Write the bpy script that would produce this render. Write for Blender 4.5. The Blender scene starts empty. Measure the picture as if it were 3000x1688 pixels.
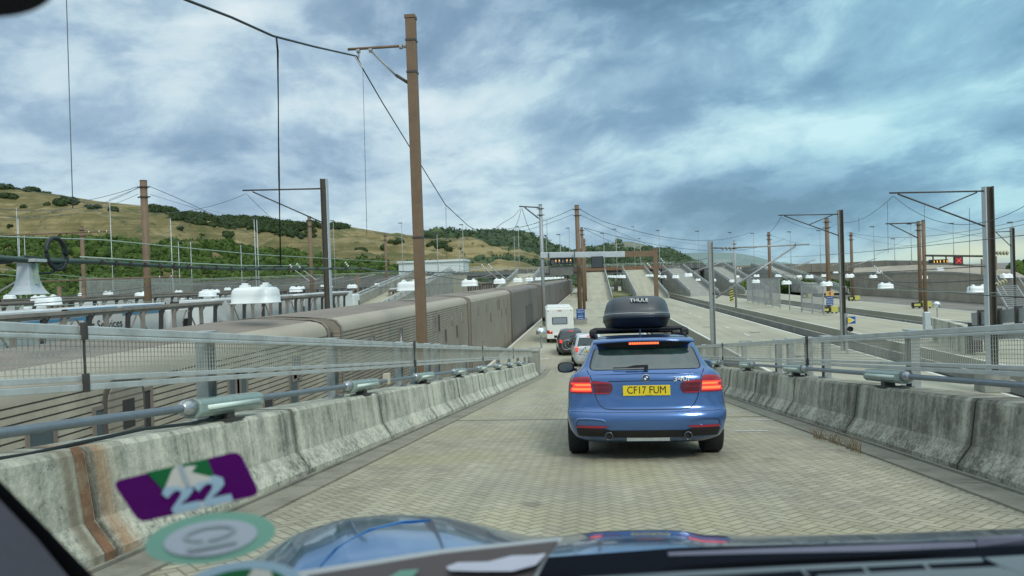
import bpy, math, random
from mathutils import Vector, Matrix, Euler
import numpy as np
random.seed(7); rs = np.random.RandomState(5)
sc = bpy.context.scene
R = math.radians
# ---------------------------------------------------------------- camera
FPX = 2167.0; CAMZ = 5.4
YAW, PITCH, ROLL = R(6.09), R(0.715), R(1.95)
cam = bpy.data.cameras.new('camera'); camo = bpy.data.objects.new('camera', cam)
sc.collection.objects.link(camo); sc.camera = camo
cam.sensor_width = 36; cam.lens = 36*FPX/3000; cam.clip_start = 0.05; cam.clip_end = 9000
CR = Matrix.Rotation(YAW, 3, 'Z') @ Matrix.Rotation(math.pi/2-PITCH, 3, 'X') @ Matrix.Rotation(-ROLL, 3, 'Z')
CO = Vector((0, 0, CAMZ))
camo.matrix_world = Matrix.Translation(CO) @ CR.to_4x4()
cam.dof.use_dof = True; cam.dof.focus_distance = 10; cam.dof.aperture_fstop = cam.lens/5.0
sc.render.resolution_x = 1024; sc.render.resolution_y = 576
sc.view_settings.view_transform = 'Standard'; sc.view_settings.look = 'None'
sc.view_settings.exposure = 0.1; sc.view_settings.gamma = 1
def ray(px, py): return CR @ Vector(((px-1500)/FPX, -(py-844)/FPX, -1.0))
def PD(px, py, d): return CO + ray(px, py)*d
def PX(px, py, X): r = ray(px, py); return CO + r*(X/r.x)
def PY(px, py, Y): r = ray(px, py); return CO + r*(Y/r.y)
def PZ(px, py, z): r = ray(px, py); return CO + r*((z-CAMZ)/r.z)
def proj(p):
    v = CR.transposed() @ (Vector(p)-CO); return 1500+FPX*v.x/-v.z, 844-FPX*v.y/-v.z
# ---------------------------------------------------------------- node helpers
class E:
    nt = None
    def __init__(s, k): s.k = k
    @staticmethod
    def m(op, *a):
        n = E.nt.nodes.new('ShaderNodeMath'); n.operation = op
        for i, x in enumerate(a):
            if isinstance(x, E): E.nt.links.new(x.k, n.inputs[i])
            else: n.inputs[i].default_value = x
        return E(n.outputs[0])
    def __add__(s, o): return E.m('ADD', s, o)
    __radd__ = __add__
    def __sub__(s, o): return E.m('SUBTRACT', s, o)
    def __rsub__(s, o): return E.m('SUBTRACT', o, s)
    def __mul__(s, o): return E.m('MULTIPLY', s, o)
    __rmul__ = __mul__
    def __truediv__(s, o): return E.m('DIVIDE', s, o)
def clamp01(e): return E.m('MINIMUM', E.m('MAXIMUM', e, 0.0), 1.0)
def comb(x, y, z):
    n = E.nt.nodes.new('ShaderNodeCombineXYZ')
    for i, v in enumerate((x, y, z)):
        if isinstance(v, E): E.nt.links.new(v.k, n.inputs[i])
        else: n.inputs[i].default_value = v
    return n.outputs[0]
def sep(sock):
    n = E.nt.nodes.new('ShaderNodeSeparateXYZ'); E.nt.links.new(sock, n.inputs[0])
    return E(n.outputs[0]), E(n.outputs[1]), E(n.outputs[2])
def noise(vec, scale, detail=4, rough=.55, dist=0):
    n = E.nt.nodes.new('ShaderNodeTexNoise'); E.nt.links.new(vec, n.inputs['Vector'])
    n.inputs['Scale'].default_value = scale; n.inputs['Detail'].default_value = detail
    n.inputs['Roughness'].default_value = rough; n.inputs['Distortion'].default_value = dist
    return E(n.outputs[0])
def ramp(e, stops):
    n = E.nt.nodes.new('ShaderNodeValToRGB'); E.nt.links.new(e.k, n.inputs[0])
    cr = n.color_ramp
    while len(cr.elements) < len(stops): cr.elements.new(.5)
    for el, (p, c) in zip(cr.elements, stops):
        el.position = p; el.color = (c[0], c[1], c[2], 1) if isinstance(c, (tuple, list)) else (c, c, c, 1)
    return n.outputs[0]
def mixc(f, a, b):
    n = E.nt.nodes.new('ShaderNodeMix'); n.data_type = 'RGBA'
    if isinstance(f, E): E.nt.links.new(f.k, n.inputs[0])
    else: n.inputs[0].default_value = f
    for i, v in ((6, a), (7, b)):
        if isinstance(v, (tuple, list)): n.inputs[i].default_value = (v[0], v[1], v[2], 1)
        else: E.nt.links.new(v, n.inputs[i])
    return n.outputs[2]
def sstep(e, a, b): return clamp01((e-a)/(b-a))
# ---------------------------------------------------------------- world (overcast sky)
SUN_EL, SUN_AZ = R(42), R(150)
w = bpy.data.worlds.new('World'); sc.world = w; w.use_nodes = True
E.nt = nt = w.node_tree; nt.nodes.clear()
out = nt.nodes.new('ShaderNodeOutputWorld')
sky = nt.nodes.new('ShaderNodeTexSky'); sky.sky_type = 'NISHITA'; sky.sun_disc = False
sky.sun_elevation = SUN_EL; sky.sun_rotation = SUN_AZ
b1 = nt.nodes.new('ShaderNodeBackground'); nt.links.new(sky.outputs[0], b1.inputs[0]); b1.inputs[1].default_value = .1
tc = nt.nodes.new('ShaderNodeTexCoord')
dx, dy, dz = sep(tc.outputs['Generated'])
az = E.m('ARCTAN2', dx, dy)*57.2958
el = E.m('ARCSINE', dz)*57.2958
pv = comb(dx*1.5+dz*.5, dy*1.3, dz*3.6-dx*.4)
warp = noise(pv, 1.3, 3, .5)
pv2 = comb(dx*1.9+warp*.35, dy*1.5, dz*3.6-dx*.35+warp*.6)
n1 = noise(pv2, 2.3, 10, .56, .0)
n2 = noise(comb(dx*2.6, dy*2.2, dz*5.4-dx*.5+warp*.8), 5.2, 9, .60, .0)
def blob(a0, e0, sa, se, amp, tilt=0):
    u = (az-a0)/sa; v = (el-e0-(az-a0)*tilt)/se
    return E.m('EXPONENT', (u*u+v*v)*-1.0)*amp
edge = sstep(n1*.6+n2*.4, .47, .56)
t = (n1-.5)*1.25 + (n2-.5)*.60 + (edge-.5)*.10 + .525
for bb in [(6, 20.5, 16, 2.6, -.46), (13, 4.6, 10, 3.0, -.55), (-19, 8.5, 14, 2.6, -.20), (-14, 17, 6, 3, -.12), (0, 13.5, 9, 2.2, .24, .04), (-6, 10.5, 5, 2.0, .20), (-22, 13, 9, 2.5, .14),
           (14, 9.6, 15, 1.4, .34, .10), (-9, 8.6, 5, 2.2, .22), (23, 13.5, 7, 5, .18), (5, 12.2, 12, 1.2, -.20, .02), (-3, 13.0, 6, 2.5, -.16),
           (-20, 4, 14, 1.8, .22), (-16, 13, 12, 1.5, .13), (26, 5, 6, 3, .04), (-27, 19, 8, 4, .12)]:
    t = t + blob(*bb)
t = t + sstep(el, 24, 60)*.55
cl = ramp(clamp01(t), [(0, (.15, .255, .365)), (.28, (.235, .36, .495)), (.5, (.37, .51, .635)), (.72, (.54, .69, .76)), (1, (.74, .84, .87))])
teal = nt.nodes.new('ShaderNodeMix'); teal.data_type = 'RGBA'; teal.blend_type = 'MULTIPLY'
nt.links.new((sstep(az, -12, 22)*sstep(el, 45, 20)*.95).k, teal.inputs[0]); nt.links.new(cl, teal.inputs[6]); teal.inputs[7].default_value = (.74, 1.01, 1.03, 1)
warm = mixc(clamp01(blob(27, .9, 6, 1.0, .6)+blob(23, .3, 7, .6, .25)), teal.outputs[2], (.80, .84, .56))
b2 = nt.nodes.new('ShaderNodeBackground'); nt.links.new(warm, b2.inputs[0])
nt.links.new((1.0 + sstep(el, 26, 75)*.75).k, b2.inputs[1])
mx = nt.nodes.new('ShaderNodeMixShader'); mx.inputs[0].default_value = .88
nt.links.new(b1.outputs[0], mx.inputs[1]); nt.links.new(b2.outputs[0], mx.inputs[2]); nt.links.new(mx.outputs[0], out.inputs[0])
# ---------------------------------------------------------------- sun
sl = bpy.data.lights.new('sun', 'SUN'); sl.energy = 1.5; sl.angle = R(14); sl.color = (1, .96, .88)
so = bpy.data.objects.new('sun', sl); sc.collection.objects.link(so)
sd = Vector((math.sin(SUN_AZ)*math.cos(SUN_EL), math.cos(SUN_AZ)*math.cos(SUN_EL), math.sin(SUN_EL)))
so.rotation_euler = sd.to_track_quat('Z', 'Y').to_euler(); so.location = (0, 0, 60)
# ---------------------------------------------------------------- materials
MC = {}
def newmat(name):
    m = bpy.data.materials.new(name); m.use_nodes = True; E.nt = m.node_tree
    return m, m.node_tree.nodes['Principled BSDF']
def link(s, i): E.nt.links.new(s.k if isinstance(s, E) else s, i)
def addbump(p, h, dist=.01, strength=.6):
    b = E.nt.nodes.new('ShaderNodeBump'); b.inputs['Distance'].default_value = dist; b.inputs['Strength'].default_value = strength
    link(h, b.inputs['Height']); E.nt.links.new(b.outputs[0], p.inputs['Normal'])
def mat(name, c, rough=.6, metal=0, var=.18, scale=2.5, ior=1.45, bump=0, coat=0, dirt=None):
    if name in MC: return MC[name]
    m, p = newmat(name)
    tcn = E.nt.nodes.new('ShaderNodeTexCoord').outputs['Object']
    n = noise(tcn, scale, 6, .6); n_ = noise(tcn, scale*7, 3, .6)
    f = clamp01((n*.65+n_*.35-.5)*2.2+.5)
    lo = tuple(x*(1-var) for x in c); hi = tuple(min(1, x*(1+var)) for x in c)
    col = mixc(f, lo, hi)
    if dirt: col = mixc(sstep(noise(tcn, dirt[1], 5, .65), .5, .75)*dirt[2], col, dirt[0])
    link(col, p.inputs['Base Color']); link((n-.5)*.25+rough, p.inputs['Roughness'])
    p.inputs['Metallic'].default_value = metal; p.inputs['IOR'].default_value = ior
    p.inputs['Coat Weight'].default_value = coat; p.inputs['Coat Roughness'].default_value = .04
    if bump: addbump(p, n_, bump)
    MC[name] = m; return m
def emit(name, c, s, base=None):
    if name in MC: return MC[name]
    m, p = newmat(name); p.inputs['Base Color'].default_value = (*(base or c), 1)
    p.inputs['Emission Color'].default_value = (*c, 1); p.inputs['Emission Strength'].default_value = s
    p.inputs['Roughness'].default_value = .3
    MC[name] = m; return m
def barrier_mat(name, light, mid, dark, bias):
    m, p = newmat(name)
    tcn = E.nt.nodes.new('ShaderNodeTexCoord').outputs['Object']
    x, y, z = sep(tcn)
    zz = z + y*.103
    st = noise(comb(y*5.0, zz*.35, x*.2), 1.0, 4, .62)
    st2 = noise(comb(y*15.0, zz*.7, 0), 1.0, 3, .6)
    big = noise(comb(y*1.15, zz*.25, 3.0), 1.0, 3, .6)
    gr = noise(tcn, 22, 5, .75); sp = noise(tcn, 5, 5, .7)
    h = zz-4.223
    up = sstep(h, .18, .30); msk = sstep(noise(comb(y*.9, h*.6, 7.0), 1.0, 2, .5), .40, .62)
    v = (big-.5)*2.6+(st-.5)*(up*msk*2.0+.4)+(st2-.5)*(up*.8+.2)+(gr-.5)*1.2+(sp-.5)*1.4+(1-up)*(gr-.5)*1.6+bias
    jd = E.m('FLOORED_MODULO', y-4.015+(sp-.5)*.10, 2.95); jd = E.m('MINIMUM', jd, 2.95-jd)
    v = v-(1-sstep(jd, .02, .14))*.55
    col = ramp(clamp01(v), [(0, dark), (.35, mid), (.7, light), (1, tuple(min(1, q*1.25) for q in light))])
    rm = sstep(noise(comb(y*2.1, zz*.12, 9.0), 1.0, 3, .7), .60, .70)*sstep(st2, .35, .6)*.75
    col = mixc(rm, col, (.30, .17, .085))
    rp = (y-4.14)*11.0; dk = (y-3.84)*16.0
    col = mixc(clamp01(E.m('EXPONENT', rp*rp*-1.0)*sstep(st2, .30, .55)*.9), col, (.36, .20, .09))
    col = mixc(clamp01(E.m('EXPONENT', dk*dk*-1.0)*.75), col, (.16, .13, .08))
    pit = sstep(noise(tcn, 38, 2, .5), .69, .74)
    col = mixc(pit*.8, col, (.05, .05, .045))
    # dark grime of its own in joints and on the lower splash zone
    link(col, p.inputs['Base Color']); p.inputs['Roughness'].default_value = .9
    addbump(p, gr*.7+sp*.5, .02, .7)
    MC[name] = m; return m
def paver_mat():
    m, p = newmat('paver')
    tcn = E.nt.nodes.new('ShaderNodeTexCoord').outputs['Object']
    x, y, z = sep(tcn)
    wob = noise(tcn, 1.1, 3, .5)-.5
    k = .7071/.078
    u = (x+y+wob*.03)*k; v = (y-x+wob*.02)*k
    fi = E.m('FLOOR', u); fj = E.m('FLOOR', v); fu = u-fi; fv = v-fj
    md = E.m('FLOORED_MODULO', fi-fj, 4.0)
    def eq(n): return E.m('COMPARE', md, float(n), .25)
    d = E.m('MINIMUM', E.m('MINIMUM', fu+eq(1)*9, 1-fu+eq(0)*9), E.m('MINIMUM', fv+eq(2)*9, 1-fv+eq(3)*9))
    wn = E.nt.nodes.new('ShaderNodeTexWhiteNoise'); E.nt.links.new(comb(fi-eq(1), fj-eq(2), 0), wn.inputs[0])
    rnd = E(wn.outputs[0])
    joint = 1-sstep(d, .03, .12)
    big = noise(tcn, .45, 5, .6); med = noise(tcn, 2.2, 5, .65); fine = noise(tcn, 120, 3, .7)
    tr = noise(comb(x*1.3, y*.10, 0), 1.0, 3, .5)
    val = (rnd-.5)*.30+(fine-.5)*.9+(med-.5)*.7+(tr-.5)*1.0+.52
    col = ramp(clamp01(val), [(0, (.20, .185, .135)), (.5, (.345, .325, .24)), (1, (.50, .475, .36))])
    col = mixc(sstep(big, .48, .66)*.50, col, (.40, .37, .20))
    col = mixc(sstep(noise(comb(x*.8, y*.25, 5), 1, 4, .6), .55, .72)*.45, col, (.23, .225, .20))
    trk = E.m('EXPONENT', (E.m('ABSOLUTE', x-.5)-.75)*(E.m('ABSOLUTE', x-.5)-.75)*-9.0)
    col = mixc(clamp01(trk*sstep(noise(comb(x*2, y*.15, 2), 1, 4, .6), .35, .65)*.30), col, (.20, .195, .17))
    col = mixc(sstep(noise(tcn, 1.7, 3, .5), .70, .74)*.5, col, (.13, .125, .11))
    link(mixc(joint*.62, col, (.12, .115, .085)), p.inputs['Base Color'])
    p.inputs['Roughness'].default_value = .85
    addbump(p, sstep(d, .0, .16)+(fine-.5)*.5+rnd*.3, .007, .9)
    return m
def ground_mat(name, a, b, c, sc_=.12, streak=True):
    m, p = newmat(name)
    tcn = E.nt.nodes.new('ShaderNodeTexCoord').outputs['Object']
    x, y, z = sep(tcn)
    n = noise(tcn, sc_, 6, .6); f = noise(tcn, 9, 5, .7); s = noise(comb(x*1.1, y*.05, 0), 1, 4, .6)
    v = (n-.5)*1.3+(f-.5)*.5+((s-.5)*1.2 if streak else 0)+.5
    link(ramp(clamp01(v), [(0, a), (.5, b), (1, c)]), p.inputs['Base Color'])
    p.inputs['Roughness'].default_value = .9; addbump(p, f, .01, .5)
    return m
def hill_mat(name, haze=0.0):
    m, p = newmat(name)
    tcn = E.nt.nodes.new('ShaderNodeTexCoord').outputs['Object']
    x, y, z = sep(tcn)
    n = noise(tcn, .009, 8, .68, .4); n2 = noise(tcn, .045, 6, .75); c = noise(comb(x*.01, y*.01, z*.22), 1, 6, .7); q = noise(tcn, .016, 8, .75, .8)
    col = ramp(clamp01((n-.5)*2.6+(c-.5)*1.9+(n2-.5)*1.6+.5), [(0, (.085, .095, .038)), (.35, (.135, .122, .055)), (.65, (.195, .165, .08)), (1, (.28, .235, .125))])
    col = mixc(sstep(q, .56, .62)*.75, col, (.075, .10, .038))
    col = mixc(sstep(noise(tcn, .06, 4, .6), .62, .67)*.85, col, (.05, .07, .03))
    if haze: col = mixc(haze, col, (.20, .29, .30))  # distance haze mixed into the grass colour
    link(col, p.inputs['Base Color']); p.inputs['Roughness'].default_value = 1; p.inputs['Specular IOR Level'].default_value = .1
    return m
def leaf_mat(name, a, b, s=.12):
    m, p = newmat(name)
    tcn = E.nt.nodes.new('ShaderNodeTexCoord').outputs['Object']
    n = noise(tcn, s, 3, .6); f = noise(tcn, s*12, 4, .7)
    link(ramp(clamp01((n-.5)*1.8+(f-.5)*1.4+.5), [(0, tuple(q*.55 for q in a)), (.5, a), (1, b)]), p.inputs['Base Color'])
    p.inputs['Roughness'].default_value = .9; p.inputs['Specular IOR Level'].default_value = .15
    return m
M = {}
M['paver'] = paver_mat()
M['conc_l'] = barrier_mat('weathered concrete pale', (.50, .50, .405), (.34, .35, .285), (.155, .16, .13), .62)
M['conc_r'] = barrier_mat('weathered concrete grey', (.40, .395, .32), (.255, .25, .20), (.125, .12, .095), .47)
M['conc'] = mat('concrete', (.30, .30, .26), .9, var=.3, scale=.8, bump=.01, dirt=((.12, .12, .10), 1.2, .6))
M['conc_d'] = mat('concrete dark', (.16, .165, .15), .9, var=.35, scale=.3, dirt=((.08, .08, .075), .5, .7))
M['conc_b'] = mat('concrete brown', (.35, .31, .24), .9, var=.25, scale=.15, dirt=((.13, .12, .10), .2, .6))
M['kerb'] = mat('kerb strip', (.25, .24, .19), .9, var=.25, scale=4, bump=.004, dirt=((.10, .10, .08), 3, .7))
M['plat'] = ground_mat('platform', (.27, .255, .19), (.37, .355, .265), (.45, .43, .33))
M['bed'] = ground_mat('trackbed', (.10, .095, .08), (.19, .18, .155), (.27, .26, .22), .3)
M['grass'] = ground_mat('grass', (.10, .12, .05), (.18, .19, .08), (.27, .26, .13), .3, False)
M['white'] = mat('white paint', (.74, .76, .72), .5, var=.06, dirt=((.5, .5, .45), 6, .5))
M['alu'] = mat('aluminium rail', (.58, .61, .58), .42, metal=.35, var=.14, scale=5, dirt=((.3, .3, .27), 3, .6))
M['alu_d'] = mat('galvanised post', (.36, .385, .37), .55, metal=.3, var=.2, scale=6, dirt=((.2, .2, .18), 8, .6))
M['wire_l'] = mat('mesh wire', (.42, .43, .37), .55, metal=.2, var=.2)
M['pipe'] = mat('pipe steel', (.21, .25, .28), .4, metal=.4, var=.2, scale=8)
M['lampg'] = mat('lamp housing', (.25, .33, .30), .25, var=.12, scale=9, coat=.3)
M['tube'] = mat('lamp tube', (.68, .80, .72), .3, var=.05)
M['brown'] = mat('brown pole', (.19, .125, .075), .6, var=.16, scale=1.2, dirt=((.11, .075, .05), 1.5, .6))
M['rust'] = mat('rust', (.20, .11, .06), .9, var=.5, scale=6, bump=.006, dirt=((.33, .27, .18), 5, .8))
M['grey'] = mat('grey steel', (.33, .35, .35), .5, metal=.3, var=.15, scale=3)
M['greyl'] = mat('light grey steel', (.50, .55, .57), .45, metal=.2, var=.12, scale=3)
M['dark'] = mat('dark steel', (.075, .07, .065), .5, metal=.3, var=.3, scale=4)
M['cap_l'] = M['greyl']
M['black'] = mat('black plastic', (.018, .018, .02), .45, var=.2, scale=8)
M['ccable'] = mat('green contact cable', (.045, .08, .065), .4, var=.2, scale=6)
M['mast_shade'] = mat('mast shade', (.085, .075, .06), .7, var=.2, scale=2)
M['cable'] = mat('black cable', (.018, .026, .026), .5, var=.2)
M['wireg'] = mat('overhead wire', (.10, .12, .13), .5, metal=.5, var=.2)
M['wirep'] = mat('pale wire', (.36, .46, .38), .5, metal=.2, var=.1)
M['hood_w'] = mat('white lamp hood', (.80, .84, .82), .35, var=.03, coat=.2)
M['wag_side'] = mat('wagon side', (.315, .28, .22), .6, metal=.1, var=.12, scale=.5, dirt=((.22, .19, .15), .8, .4))
def rib_mat(name, c, dk):
    m, p = newmat(name); tcn = E.nt.nodes.new('ShaderNodeTexCoord').outputs['Object']; x, y, z = sep(tcn)
    n = noise(tcn, .6, 6, .65); f = noise(comb(y*1.5, z*.25, 0), 1, 5, .7); g = noise(tcn, 14, 4, .7)
    col = ramp(clamp01((n-.5)*1.2+(f-.5)*1.3+(g-.5)*.5+.55), [(0, tuple(q*.55 for q in c)), (.5, tuple(q*.9 for q in c)), (1, tuple(min(1, q*1.2) for q in c))])
    d = E.m('FLOORED_MODULO', z+.6, .105)
    line = (1-sstep(d, .022, .030))*sstep(d, -.006, .002)*sstep(z, 4.08, 4.04)  # shade inside the rib grooves painted as dark stripes
    link(mixc(line*.85, col, dk), p.inputs['Base Color']); p.inputs['Roughness'].default_value = .6; MC[name] = m; return m
M['wag_side'] = rib_mat('ribbed wagon side', (.345, .305, .235), (.11, .095, .075))
M['wag_side_lit'] = rib_mat('ribbed wagon side lit', (.46, .415, .315), (.15, .13, .10))  # lighter copy for the near wagon, its bright light put into the colour
M['wag_far'] = rib_mat('ribbed wagon side grey', (.20, .175, .15), (.09, .08, .07))
M['wag_roof'] = mat('wagon roof', (.235, .20, .165), .85, var=.12, scale=.7, dirt=((.16, .135, .11), .5, .5))
M['wag_sh'] = mat('wagon shoulder', (.375, .335, .26), .6, var=.10, scale=.7)
M['wag_seal'] = mat('gangway seal', (.11, .095, .08), .8, var=.3, scale=5)
M['truss'] = mat('truss steel', (.27, .245, .21), .7, var=.25, scale=1.5, dirt=((.12, .10, .09), 1.1, .6))
M['trussd'] = mat('truss dark', (.05, .045, .042), .7, var=.3, scale=2)
M['lorry'] = mat('lorry white', (.70, .74, .73), .35, var=.04, coat=.3)
M['blue_l'] = mat('lorry blue', (.10, .30, .50), .4, var=.1)
M['yellow'] = mat('yellow paint', (.50, .48, .12), .5, var=.12)
M['blue_s'] = mat('blue sign', (.02, .09, .30), .4, var=.08)
M['glass'] = mat('car glass', (.02, .03, .03), .05, var=.1, ior=1.9)
M['gw'] = mat('window grey', (.10, .13, .14), .12, var=.1, ior=1.7)
M['tyre'] = mat('tyre', (.017, .019, .024), .75, var=.2, scale=20)
M['shed'] = mat('shed', (.62, .68, .66), .5, var=.05)
M['mirror'] = mat('mirror', (.80, .83, .82), .04, metal=1, var=.02)
M['insul'] = mat('insulator', (.52, .50, .34), .3, var=.15)
M['sus'] = mat('silver paint', (.42, .44, .45), .3, metal=.6, var=.06, coat=.6)
M['sil'] = mat('pale silver paint', (.60, .64, .64), .3, metal=.2, var=.05, coat=.6)
M['dgrey'] = mat('dark grey paint', (.06, .062, .068), .3, metal=.4, var=.08, coat=.7)
M['box'] = mat('roof box plastic', (.040, .048, .056), .38, var=.10, scale=9, ior=1.6)
M['boxd'] = mat('roof box base', (.010, .012, .017), .5, var=.1)
M['blue'] = mat('blue paint', (.062, .142, .345), .20, metal=.5, var=.05, scale=1.5, coat=1.0)
M['blue_h'] = mat('bonnet paint', (.07, .22, .46), .12, metal=.85, var=.05, coat=.5)
M['red'] = mat('tail lens', (.30, .012, .02), .12, var=.12, scale=10, coat=.6)
M['redd'] = mat('tail lens dark', (.10, .006, .012), .12, var=.2, scale=12, coat=.6)
M['chrome'] = mat('chrome', (.7, .72, .74), .12, metal=1, var=.03)
M['plate'] = mat('plate yellow', (.72, .56, .02), .45, var=.04)
M['ink'] = mat('ink', (.012, .012, .014), .5, var=.1)
M['brake'] = emit('brake glow', (1.0, .06, .04), .75, (.5, .02, .02))
M['brake2'] = emit('brake bar', (1.0, .16, .04), 1.7, (.6, .05, .02))
M['amber'] = emit('amber glow', (1.0, .50, .05), .9)
M['redx'] = emit('red cross', (1.0, .14, .12), .6)
M['purple'] = mat('sticker purple', (.075, .0, .095), .8, var=.08, scale=40)
M['sgreen'] = mat('sticker green', (.0, .11, .025), .5, var=.1, scale=30)
M['scream'] = mat('sticker cream', (.55, .50, .42), .5, var=.06)
M['slblue'] = mat('sticker pale blue', (.28, .40, .48), .5, var=.06)
M['sring'] = mat('sticker ring', (.16, .36, .25), .5, var=.06)
M['sgrey'] = mat('sticker grey', (.42, .44, .48), .5, var=.05)
M['sgreyd'] = mat('sticker print', (.31, .36, .37), .5, var=.1)
M['dash'] = mat('dashboard', (.005, .006, .012), .9, var=.2, scale=30)
M['dashl'] = mat('dashboard trim', (.20, .23, .24), .5, var=.08)
M['pillar'] = mat('pillar cloth', (.22, .21, .27), .9, var=.12, scale=20)
M['card'] = mat('card brown', (.10, .075, .07), .5, var=.15, scale=12)
M['cardw'] = mat('card white', (.66, .64, .72), .5, var=.04)
M['carde'] = mat('card edge', (.55, .56, .55), .5, var=.04)
for k_ in ('purple', 'sgreen', 'dash'): M[k_].node_tree.nodes['Principled BSDF'].inputs['Specular IOR Level'].default_value = .06
M['hill'] = hill_mat('hill grass'); M['hill2'] = hill_mat('hazy hill far', .35); M['hill3'] = hill_mat('hazy hill distant', .72)
M['leafA'] = leaf_mat('wood foliage', (.055, .095, .022), (.12, .165, .04))
M['leafB'] = leaf_mat('scrub foliage', (.035, .058, .022), (.075, .10, .035))
M['leafC'] = leaf_mat('far wood foliage', (.062, .098, .052), (.12, .16, .075), .05)
# ---------------------------------------------------------------- mesh helpers
class MB:
    def __init__(s): s.v = []; s.f = []
    def add(s, vs, fs):
        n = len(s.v); s.v += [tuple(q) for q in vs]; s.f += [tuple(i+n for i in f) for f in fs]; return s
    def box(s, x0, x1, y0, y1, z0, z1, M4=None):
        vs = [Vector(q) for q in ((x0,y0,z0),(x1,y0,z0),(x1,y1,z0),(x0,y1,z0),(x0,y0,z1),(x1,y0,z1),(x1,y1,z1),(x0,y1,z1))]
        if M4: vs = [M4 @ q for q in vs]
        return s.add(vs, [(0,3,2,1),(4,5,6,7),(0,1,5,4),(1,2,6,5),(2,3,7,6),(3,0,4,7)])
    def bar(s, p, q, wx, wy=None, up=Vector((0, 0, 1))):      # rectangular bar between two points
        p = Vector(p); q = Vector(q); wy = wy or wx; d = (q-p).normalized()
        a = d.cross(up)
        if a.length < 1e-4: a = d.cross(Vector((1, 0, 0)))
        a.normalize(); b = d.cross(a).normalized(); a *= wx/2; b *= wy/2
        vs = [p-a-b, p+a-b, p+a+b, p-a+b, q-a-b, q+a-b, q+a+b, q-a+b]
        return s.add(vs, [(0,3,2,1),(4,5,6,7),(0,1,5,4),(1,2,6,5),(2,3,7,6),(3,0,4,7)])
    def path(s, pts, r, n=6, closed=False):
        pts = [Vector(q) for q in pts]; L = len(pts); rings = []
        for i, p in enumerate(pts):
            if closed: d = pts[(i+1) % L]-pts[i-1]
            else: d = pts[min(i+1, L-1)]-pts[max(i-1, 0)]
            d.normalize(); a = d.cross(Vector((0, 0, 1)))
            if a.length < .05: a = d.cross(Vector((0, 1, 0)))
            a.normalize(); b = d.cross(a)
            rr = r[i] if isinstance(r, (list, tuple)) else r
            rings.append([p+(a*math.cos(2*math.pi*k/n)+b*math.sin(2*math.pi*k/n))*rr for k in range(n)])
        vs = [q for g in rings for q in g]; fs = []
        for i in range(L if closed else L-1):
            j = (i+1) % L
            for k in range(n): fs.append((i*n+k, i*n+(k+1) % n, j*n+(k+1) % n, j*n+k))
        if not closed: fs += [tuple(range(n))[::-1], tuple((L-1)*n+k for k in range(n))]
        return s.add(vs, fs)
    def lathe(s, c, prof, n=16, ax=None):      # prof (r, h) list; axis z (or matrix)
        vs = []; fs = []
        for r_, h in prof:
            for k in range(n):
                q = Vector((r_*math.cos(2*math.pi*k/n), r_*math.sin(2*math.pi*k/n), h))
                if ax: q = ax @ q
                vs.append(q+Vector(c))
        for i in range(len(prof)-1):
            for k in range(n): fs.append((i*n+k, i*n+(k+1) % n, (i+1)*n+(k+1) % n, (i+1)*n+k))
        fs += [tuple(range(n))[::-1], tuple((len(prof)-1)*n+k for k in range(n))]
        return s.add(vs, fs)
    def prism(s, poly, d):      # poly: 3D points, extruded by vector d
        n = len(poly); d = Vector(d); vs = [Vector(q) for q in poly]+[Vector(q)+d for q in poly]
        return s.add(vs, [tuple(range(n))[::-1], tuple(range(n, 2*n))]+[(i, (i+1) % n, n+(i+1) % n, n+i) for i in range(n)])
    def grid(s, rows):
        n = len(rows[0]); vs = [q for g in rows for q in g]
        return s.add(vs, [(i*n+k, i*n+k+1, (i+1)*n+k+1, (i+1)*n+k) for i in range(len(rows)-1) for k in range(n-1)])
    def build(s, name, m, parent=None, smooth=False, bevel=0, seg=2, **tags):
        me = bpy.data.meshes.new(name); me.from_pydata(s.v, [], s.f); me.update()
        me.materials.append(M[m] if isinstance(m, str) else m)
        if smooth: me.polygons.foreach_set('use_smooth', [True]*len(me.polygons))
        o = bpy.data.objects.new(name, me); sc.collection.objects.link(o)
        if parent: o.parent = parent
        if bevel:
            b = o.modifiers.new('bevel', 'BEVEL'); b.width = bevel; b.segments = seg; b.limit_method = 'ANGLE'; b.angle_limit = R(35)
        for k, v in tags.items(): o[k] = v
        return o
def thing(name, label, cat, loc=(0, 0, 0), rot=(0, 0, 0), group=None):
    o = bpy.data.objects.new(name, None); sc.collection.objects.link(o); o.empty_display_size = .3
    o.location = loc; o.rotation_euler = rot; o['label'] = label; o['category'] = cat
    if group: o['group'] = group
    return o
def copy_tree(o, parent=None, **tags):
    c = o.copy(); sc.collection.objects.link(c)
    if parent: c.parent = parent
    for k, v in tags.items(): c[k] = v
    for ch in list(o.children): copy_tree(ch, c)
    return c
def text(name, s, size, m, parent, M4, ext=.002, bold=0.0, sx=1.0):
    cu = bpy.data.curves.new(name, 'FONT'); cu.body = s; cu.size = size; cu.extrude = ext; cu.offset = bold
    cu.align_x = 'CENTER'; cu.align_y = 'CENTER'; cu.resolution_u = 3
    tmp = bpy.data.objects.new(name, cu); sc.collection.objects.link(tmp)
    dg = bpy.context.evaluated_depsgraph_get(); me = bpy.data.meshes.new_from_object(tmp.evaluated_get(dg))
    bpy.data.objects.remove(tmp)
    me.transform(M4 @ Matrix.Diagonal((sx, 1, 1, 1))); me.materials.clear(); me.materials.append(M[m])
    o = bpy.data.objects.new(name, me); sc.collection.objects.link(o)
    if parent: o.parent = parent
    return o
FACE_BACK = Matrix.Rotation(math.pi/2, 4, 'X')           # text readable when looking along +y
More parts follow.
